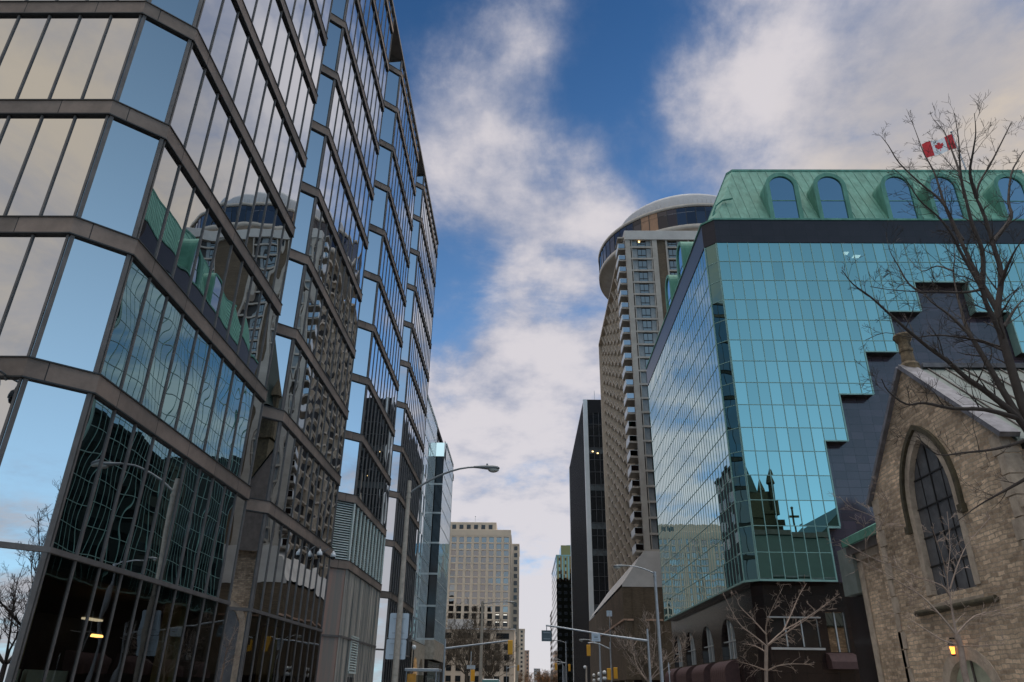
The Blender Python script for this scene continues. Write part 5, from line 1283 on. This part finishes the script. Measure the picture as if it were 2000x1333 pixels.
LIMBS=[[(10.85,15.00,6.42),(10.53,14.88,7.08),(9.92,14.76,7.65),(9.50,14.64,7.92),(9.12,14.52,8.26),(8.71,14.40,8.53),(8.29,14.28,8.88),(7.90,14.16,9.23),(7.53,14.04,9.56),(7.14,13.92,9.82),(6.92,13.80,10.09)],
[(10.85,15.00,6.42),(10.57,15.11,7.67),(10.43,15.23,8.59),(10.34,15.34,9.22),(10.28,15.46,9.54),(10.08,15.57,9.98),(9.86,15.69,10.35),(9.78,15.80,10.66)],
[(10.34,15.34,9.22),(10.45,15.59,9.75),(10.62,15.84,10.30),(10.80,16.09,10.87),(11.02,16.34,11.55),(11.36,16.59,12.25),(11.63,16.84,12.90)],
[(10.86,15.00,6.53),(10.79,15.00,7.43),(10.79,15.00,8.30),(10.80,15.00,9.06),(10.85,15.00,9.58),(10.96,15.00,9.98),(11.15,15.00,10.46),(11.26,15.00,10.96),(11.26,15.00,11.31),(11.27,15.00,11.65),(11.28,15.00,12.28),(11.25,15.00,12.74),(11.23,15.00,12.92),(11.40,15.00,13.37),(11.86,15.00,14.01),(12.42,15.00,14.85),(12.76,15.00,15.37)],
[(10.80,15.00,9.06),(10.68,14.93,9.54),(10.56,14.85,9.90),(10.51,14.78,10.20),(10.34,14.71,10.70),(10.18,14.64,11.15),(10.05,14.56,11.53),(9.85,14.49,11.91),(9.67,14.42,12.08),(9.37,14.35,12.40),(9.14,14.27,12.92),(8.86,14.20,13.20)],
[(10.89,15.00,9.71),(10.87,15.12,10.25),(10.85,15.24,10.74),(10.83,15.36,11.47),(10.84,15.48,12.15),(10.83,15.60,13.01),(10.75,15.72,13.51),(10.52,15.84,14.01),(10.17,15.96,14.80),(10.07,16.08,15.52),(10.02,16.20,15.94)],
[(10.51,14.78,10.20),(10.58,14.71,10.50),(10.69,14.63,11.15),(10.60,14.56,11.82),(10.57,14.48,12.43),(10.57,14.41,13.06),(10.62,14.33,13.62),(10.70,14.26,14.20),(10.74,14.18,14.93)],
[(10.90,15.48,12.00),(10.87,15.59,12.53),(10.88,15.71,13.25),(10.95,15.82,13.83),(11.02,15.93,14.34),(11.05,16.04,14.78),(11.04,16.16,15.32),(11.07,16.27,16.11),(11.11,16.38,16.72)],
[(10.57,14.48,12.58),(10.88,14.83,13.71),(11.11,15.18,14.67),(11.33,15.53,15.50),(11.38,15.88,16.32)],
[(11.23,15.00,12.92),(11.07,14.75,13.49),(11.11,14.50,13.92),(11.16,14.25,14.36),(11.09,14.00,14.76)],
[(11.27,15.00,11.65),(11.51,15.17,11.86),(12.18,15.33,12.59),(12.38,15.50,13.19),(12.84,15.67,14.22),(13.32,15.83,14.87),(13.75,16.00,15.37)],
[(11.10,15.00,10.39),(11.19,14.67,10.75),(11.27,14.33,11.03),(11.33,14.00,11.15)],
[(10.90,15.00,9.32),(11.71,15.50,10.12),(12.42,16.00,10.69)],
[(10.53,14.88,7.08),(9.73,14.65,7.19),(8.90,14.41,7.12),(8.21,14.18,7.15),(7.71,13.95,7.03),(7.28,13.71,7.21),(7.08,13.48,7.39)],
[(10.74,15.00,8.74),(10.52,15.27,9.08),(10.26,15.53,9.31),(9.84,15.80,9.51),(9.38,16.07,9.57),(8.93,16.33,9.83),(8.53,16.60,9.75)],
[(10.44,14.78,10.17),(9.85,14.48,9.93),(9.20,14.18,9.78),(8.46,13.88,9.61),(7.73,13.58,9.48),(7.17,13.28,9.38)],
[(9.78,15.80,10.66),(9.55,15.90,10.98),(9.46,16.00,11.56),(9.40,16.10,12.08),(9.47,16.20,12.71)],
[(11.04,16.34,11.62),(11.07,16.98,12.17),(11.02,17.61,12.39),(11.14,18.24,13.21)],
[(10.64,15.00,6.64),(9.80,14.78,6.37),(8.95,14.55,6.21),(8.29,14.32,6.10),(7.85,14.10,6.41)],
[(10.40,15.00,5.81),(10.03,15.27,5.60),(9.65,15.53,5.39),(9.23,15.80,5.09)]]
SMALL_A=[[(9.92,33.00,2.15),(10.11,33.00,3.52)],
[(10.11,33.00,3.52),(9.61,33.04,3.95),(9.17,33.09,4.31),(8.88,33.13,4.86),(8.64,33.18,5.49),(8.49,33.22,6.02)],
[(10.18,33.00,3.56),(10.98,33.23,4.14),(11.99,33.46,4.62),(12.80,33.69,5.07),(13.89,33.92,5.74)],
[(10.14,33.00,3.60),(10.12,32.77,4.24),(10.27,32.54,4.72),(10.52,32.31,5.21),(10.79,32.08,5.70)],
[(10.10,32.77,3.94),(9.61,32.79,4.54),(9.14,32.80,5.04),(9.07,32.82,5.35)],
[(10.98,33.23,4.14),(11.60,33.81,4.85),(12.25,34.38,5.66),(12.89,34.96,6.29)],
[(10.08,33.00,3.26),(9.90,33.87,3.56),(9.61,34.74,3.69)],
[(9.98,33.00,2.58),(9.21,32.18,2.74),(8.49,31.35,2.84)],
[(10.05,33.00,2.59),(10.50,32.36,2.80),(11.50,31.71,2.80)],
[(10.13,33.00,3.52),(10.66,32.34,3.92),(11.80,31.68,4.67),(12.25,31.03,5.10)]]
SMALL_B=[[(10.39,19.00,1.94),(10.39,19.00,2.27),(10.44,19.00,2.81),(10.40,19.00,3.06)],
[(10.40,19.00,3.06),(10.45,19.03,3.58),(10.50,19.07,3.94),(10.57,19.10,4.43),(10.83,19.13,5.13),(10.99,19.16,6.05)],
[(10.40,19.00,3.06),(10.18,19.13,3.53),(9.91,19.27,3.96),(9.53,19.40,4.28),(8.91,19.53,4.73),(8.36,19.67,5.00)],
[(10.50,19.07,3.94),(10.29,18.93,4.17),(9.76,18.80,4.32),(9.13,18.66,4.54),(8.49,18.53,4.78),(7.76,18.40,5.15)],
[(10.55,19.07,4.12),(10.87,19.07,4.68),(11.18,19.08,5.12),(11.52,19.09,5.45),(12.04,19.10,5.91)],
[(10.40,19.00,3.06),(10.92,19.31,3.38),(11.43,19.63,3.59),(12.13,19.94,3.72),(13.02,20.26,3.92)],
[(10.44,19.00,2.81),(10.20,19.32,2.96),(9.93,19.63,3.27),(9.70,19.95,3.54),(9.37,20.27,3.67)],
[(10.57,19.10,4.43),(10.22,18.50,4.89),(9.81,17.90,5.39)],
[(10.44,19.00,2.81),(10.47,18.53,2.78),(10.91,18.06,2.81)],
[(8.91,19.53,4.73),(8.73,19.17,5.24),(9.12,18.82,5.69),(9.16,18.46,6.06),(8.88,18.10,6.36)],
[(9.12,18.82,5.69),(8.74,18.75,5.87),(8.29,18.69,6.04),(8.05,18.63,6.29)]]
rng = random.Random(11)
LR = [.085, .085, .05, .11, .065, .07, .07, .05, .04, .05, .07, .05, .05, .06, .035, .035, .03, .03, .04, .04]
limb_tree('bare_tree', 'large bare tree reaching in from the right edge in front of the stone church', (11.2, 15, 0), [(11.3, 15.1, .0), (11.25, 15.05, 2), (11.1, 15, 4.2), (10.9, 15, 5.8), (10.86, 15, 6.6)], .17, LIMBS, LR, 'bark_dark', 'bark_dark', rng, 4.0, .85, 2, .12, .0038, .008, kids=(2, 4))
rng = random.Random(5)
limb_tree('small_bare_tree', 'small pale bare street tree in front of the granite base of the teal tower', (10, 33, 0), [(9.95, 33, .0), (9.93, 33, 1.2)] + SMALL_A[0], .08, SMALL_A[1:], [.038] * 9, 'bark_light', 'bark_light', rng, 4.6, .75, 2, .02, .0042, .008, 'small street trees', (.5, 1.1), (1, 3))
rng = random.Random(6)
limb_tree('small_bare_tree', 'small pale bare street tree in front of the church window', (10.4, 19, 0), [(10.38, 19, 0), (10.38, 19, 1.0)] + SMALL_B[0], .075, SMALL_B[1:], [.034, .03, .024, .022, .024, .024, .02, .018, .013, .010], 'bark_light', 'bark_light', rng, 4.6, .6, 2, .08, .0038, .008, 'small street trees', (.5, 1.0), (2, 4))
def grown(name, label, loc, h, spread, seed, bark, r=.16, lev=3, nl=7, group=None, minr=.012, dens=None, up=.22, fork=.28, leaves=None):
    rng = random.Random(seed); t = thing(name, label, 'tree', loc, group); x, y, z = loc; base = Vector(loc)
    b = MB(); tw = MB(); zf = h * fork
    top = base + Vector((rng.uniform(-.2, .2), rng.uniform(-.2, .2), zf))
    b.tube([base, base + Vector((0, 0, zf * .5)), top], [r * 1.3, r, r * .85], 8)
    tips = []
    for k in range(nl):
        a = 2 * PI * (k + rng.random() * .6) / nl; el = rng.uniform(.5, 1.25)
        d = Vector((math.cos(a) * math.cos(el), math.sin(a) * math.cos(el), math.sin(el))); L_ = (h - zf) * rng.uniform(.75, 1.05) * (.75 + .25 * math.sin(el))
        pts = [top]; q = top.copy()
        for s_ in range(5): d = (d + rv(rng, .16) + Vector((0, 0, .08))).normalized(); q = q + d * L_ / 5; pts.append(q.copy())
        rad = [max(minr, r * .5 * (1 - .85 * i / 5)) for i in range(6)]
        b.tube(pts, rad, 6)
        for j in range(rng.randint(9, 12)):
            u = rng.uniform(.15, 1); i = min(4, int(u * 5)); p = pts[i].lerp(pts[i + 1], u * 5 - i); ax = (pts[i + 1] - pts[i]).normalized(); sd_ = ax.cross(rv(rng, 1)).normalized()
            nd = (ax * .7 + sd_ * .7 + Vector((0, 0, up))).normalized(); l_ = spread * rng.uniform(.25, .5)
            twig(tw, p, nd, l_, rad[i] * .5, lev - 1, rng, up, minr, .25, (2, 4)); tips.append(p + nd * l_ * .7)
    part('trunk', b, M[bark], t)
    if leaves:
        for tp in tips:
            for k in range(26):
                c = tp + rv(rng, spread * .3); u = rv(rng, 1).normalized(); v = u.cross(rv(rng, 1)).normalized(); s_ = rng.uniform(.12, .3)
                tw.mi = 1; tw.face([c - u * s_, c - v * s_ * .7, c + u * s_, c + v * s_ * .7])
        part('crown', tw, [M[bark], M['leaf_orange']], t)
    else: part('crown', tw, M[bark], t)
    return t
grown('slender_bare_tree', 'slender bare tree before the brown podium behind the grey signal pole', (11.3, 72, 0), 9.0, 3.0, 21, 'bark_light', .11, 3, 7, 'bare trees before the podium')
grown('slender_bare_tree', 'faint bare tree beside the first maroon awning', (11.8, 80, 0), 8.2, 3.2, 22, 'bark_brown', .11, 3, 7, 'bare trees before the podium')
src = grown('brown_bare_tree', 'tallest brown bare tree, in the middle of the clump before the low beige building', (-12.5, 180, 0), 19.5, 8.0, 31, 'bark_brown', .30, 4, 9, 'brown bare trees on the left', .022)
s2 = grown('brown_bare_tree', 'brown bare tree at the left end of the clump beside the glass block', (-19.5, 190, 0), 18.0, 8.0, 32, 'bark_brown', .28, 4, 9, 'brown bare trees on the left', .022)
dup(src, (-8.0, 196, 0), 'brown bare tree at the right end of the clump behind the hanging yellow signal', rotz=1.9, scale=.66)
dup(s2, (-9.2, 215, 0), 'brown bare tree standing behind the concrete street lamp', rotz=2.6, scale=.95)
dup(src, (-16.0, 222, 0), 'rearmost brown bare tree of the clump on the left', rotz=4.0, scale=1.0)
sA = grown('orange_leaved_tree', 'orange-leaved tree at the far end of the street, right of the gap', (14, 560, 0), 15, 7, 41, 'bark_brown', .25, 3, 7, 'autumn trees at the end of the street', .05, leaves=True)
for i, (x, y, s_, lb) in enumerate(((-4.5, 520, .9, 'orange-leaved tree on the left of the far gap, nearest of its row'), (17.5, 640, 1.1, 'orange-leaved tree below the far green tower'), (-1, 700, 1.15, 'orange-leaved tree below the pinkish apartment block'), (20, 780, 1.2, 'smaller orange-leaved tree right of the tiny white tower'), (5, 900, 1.3, 'orange-leaved tree left of the tiny white tower'), (27, 980, 1.3, 'farthest orange-leaved tree of the street'))):
    dup(sA, (x, y, 0), lb, rotz=i * 1.3, scale=s_)
grown('garden_tree', 'bare garden tree mirrored in the lowest corner pane of the bronze tower', (14, -1.6, 0), 11.6, 4.2, 51, 'bark_dark', .19, 4, 9, 'garden trees across the street', .008)
grown('garden_tree', 'second bare garden tree mirrored at the left edge of the bronze tower', (21, -9, 0), 10.0, 3.8, 52, 'bark_dark', .17, 4, 9, 'garden trees across the street', .008)
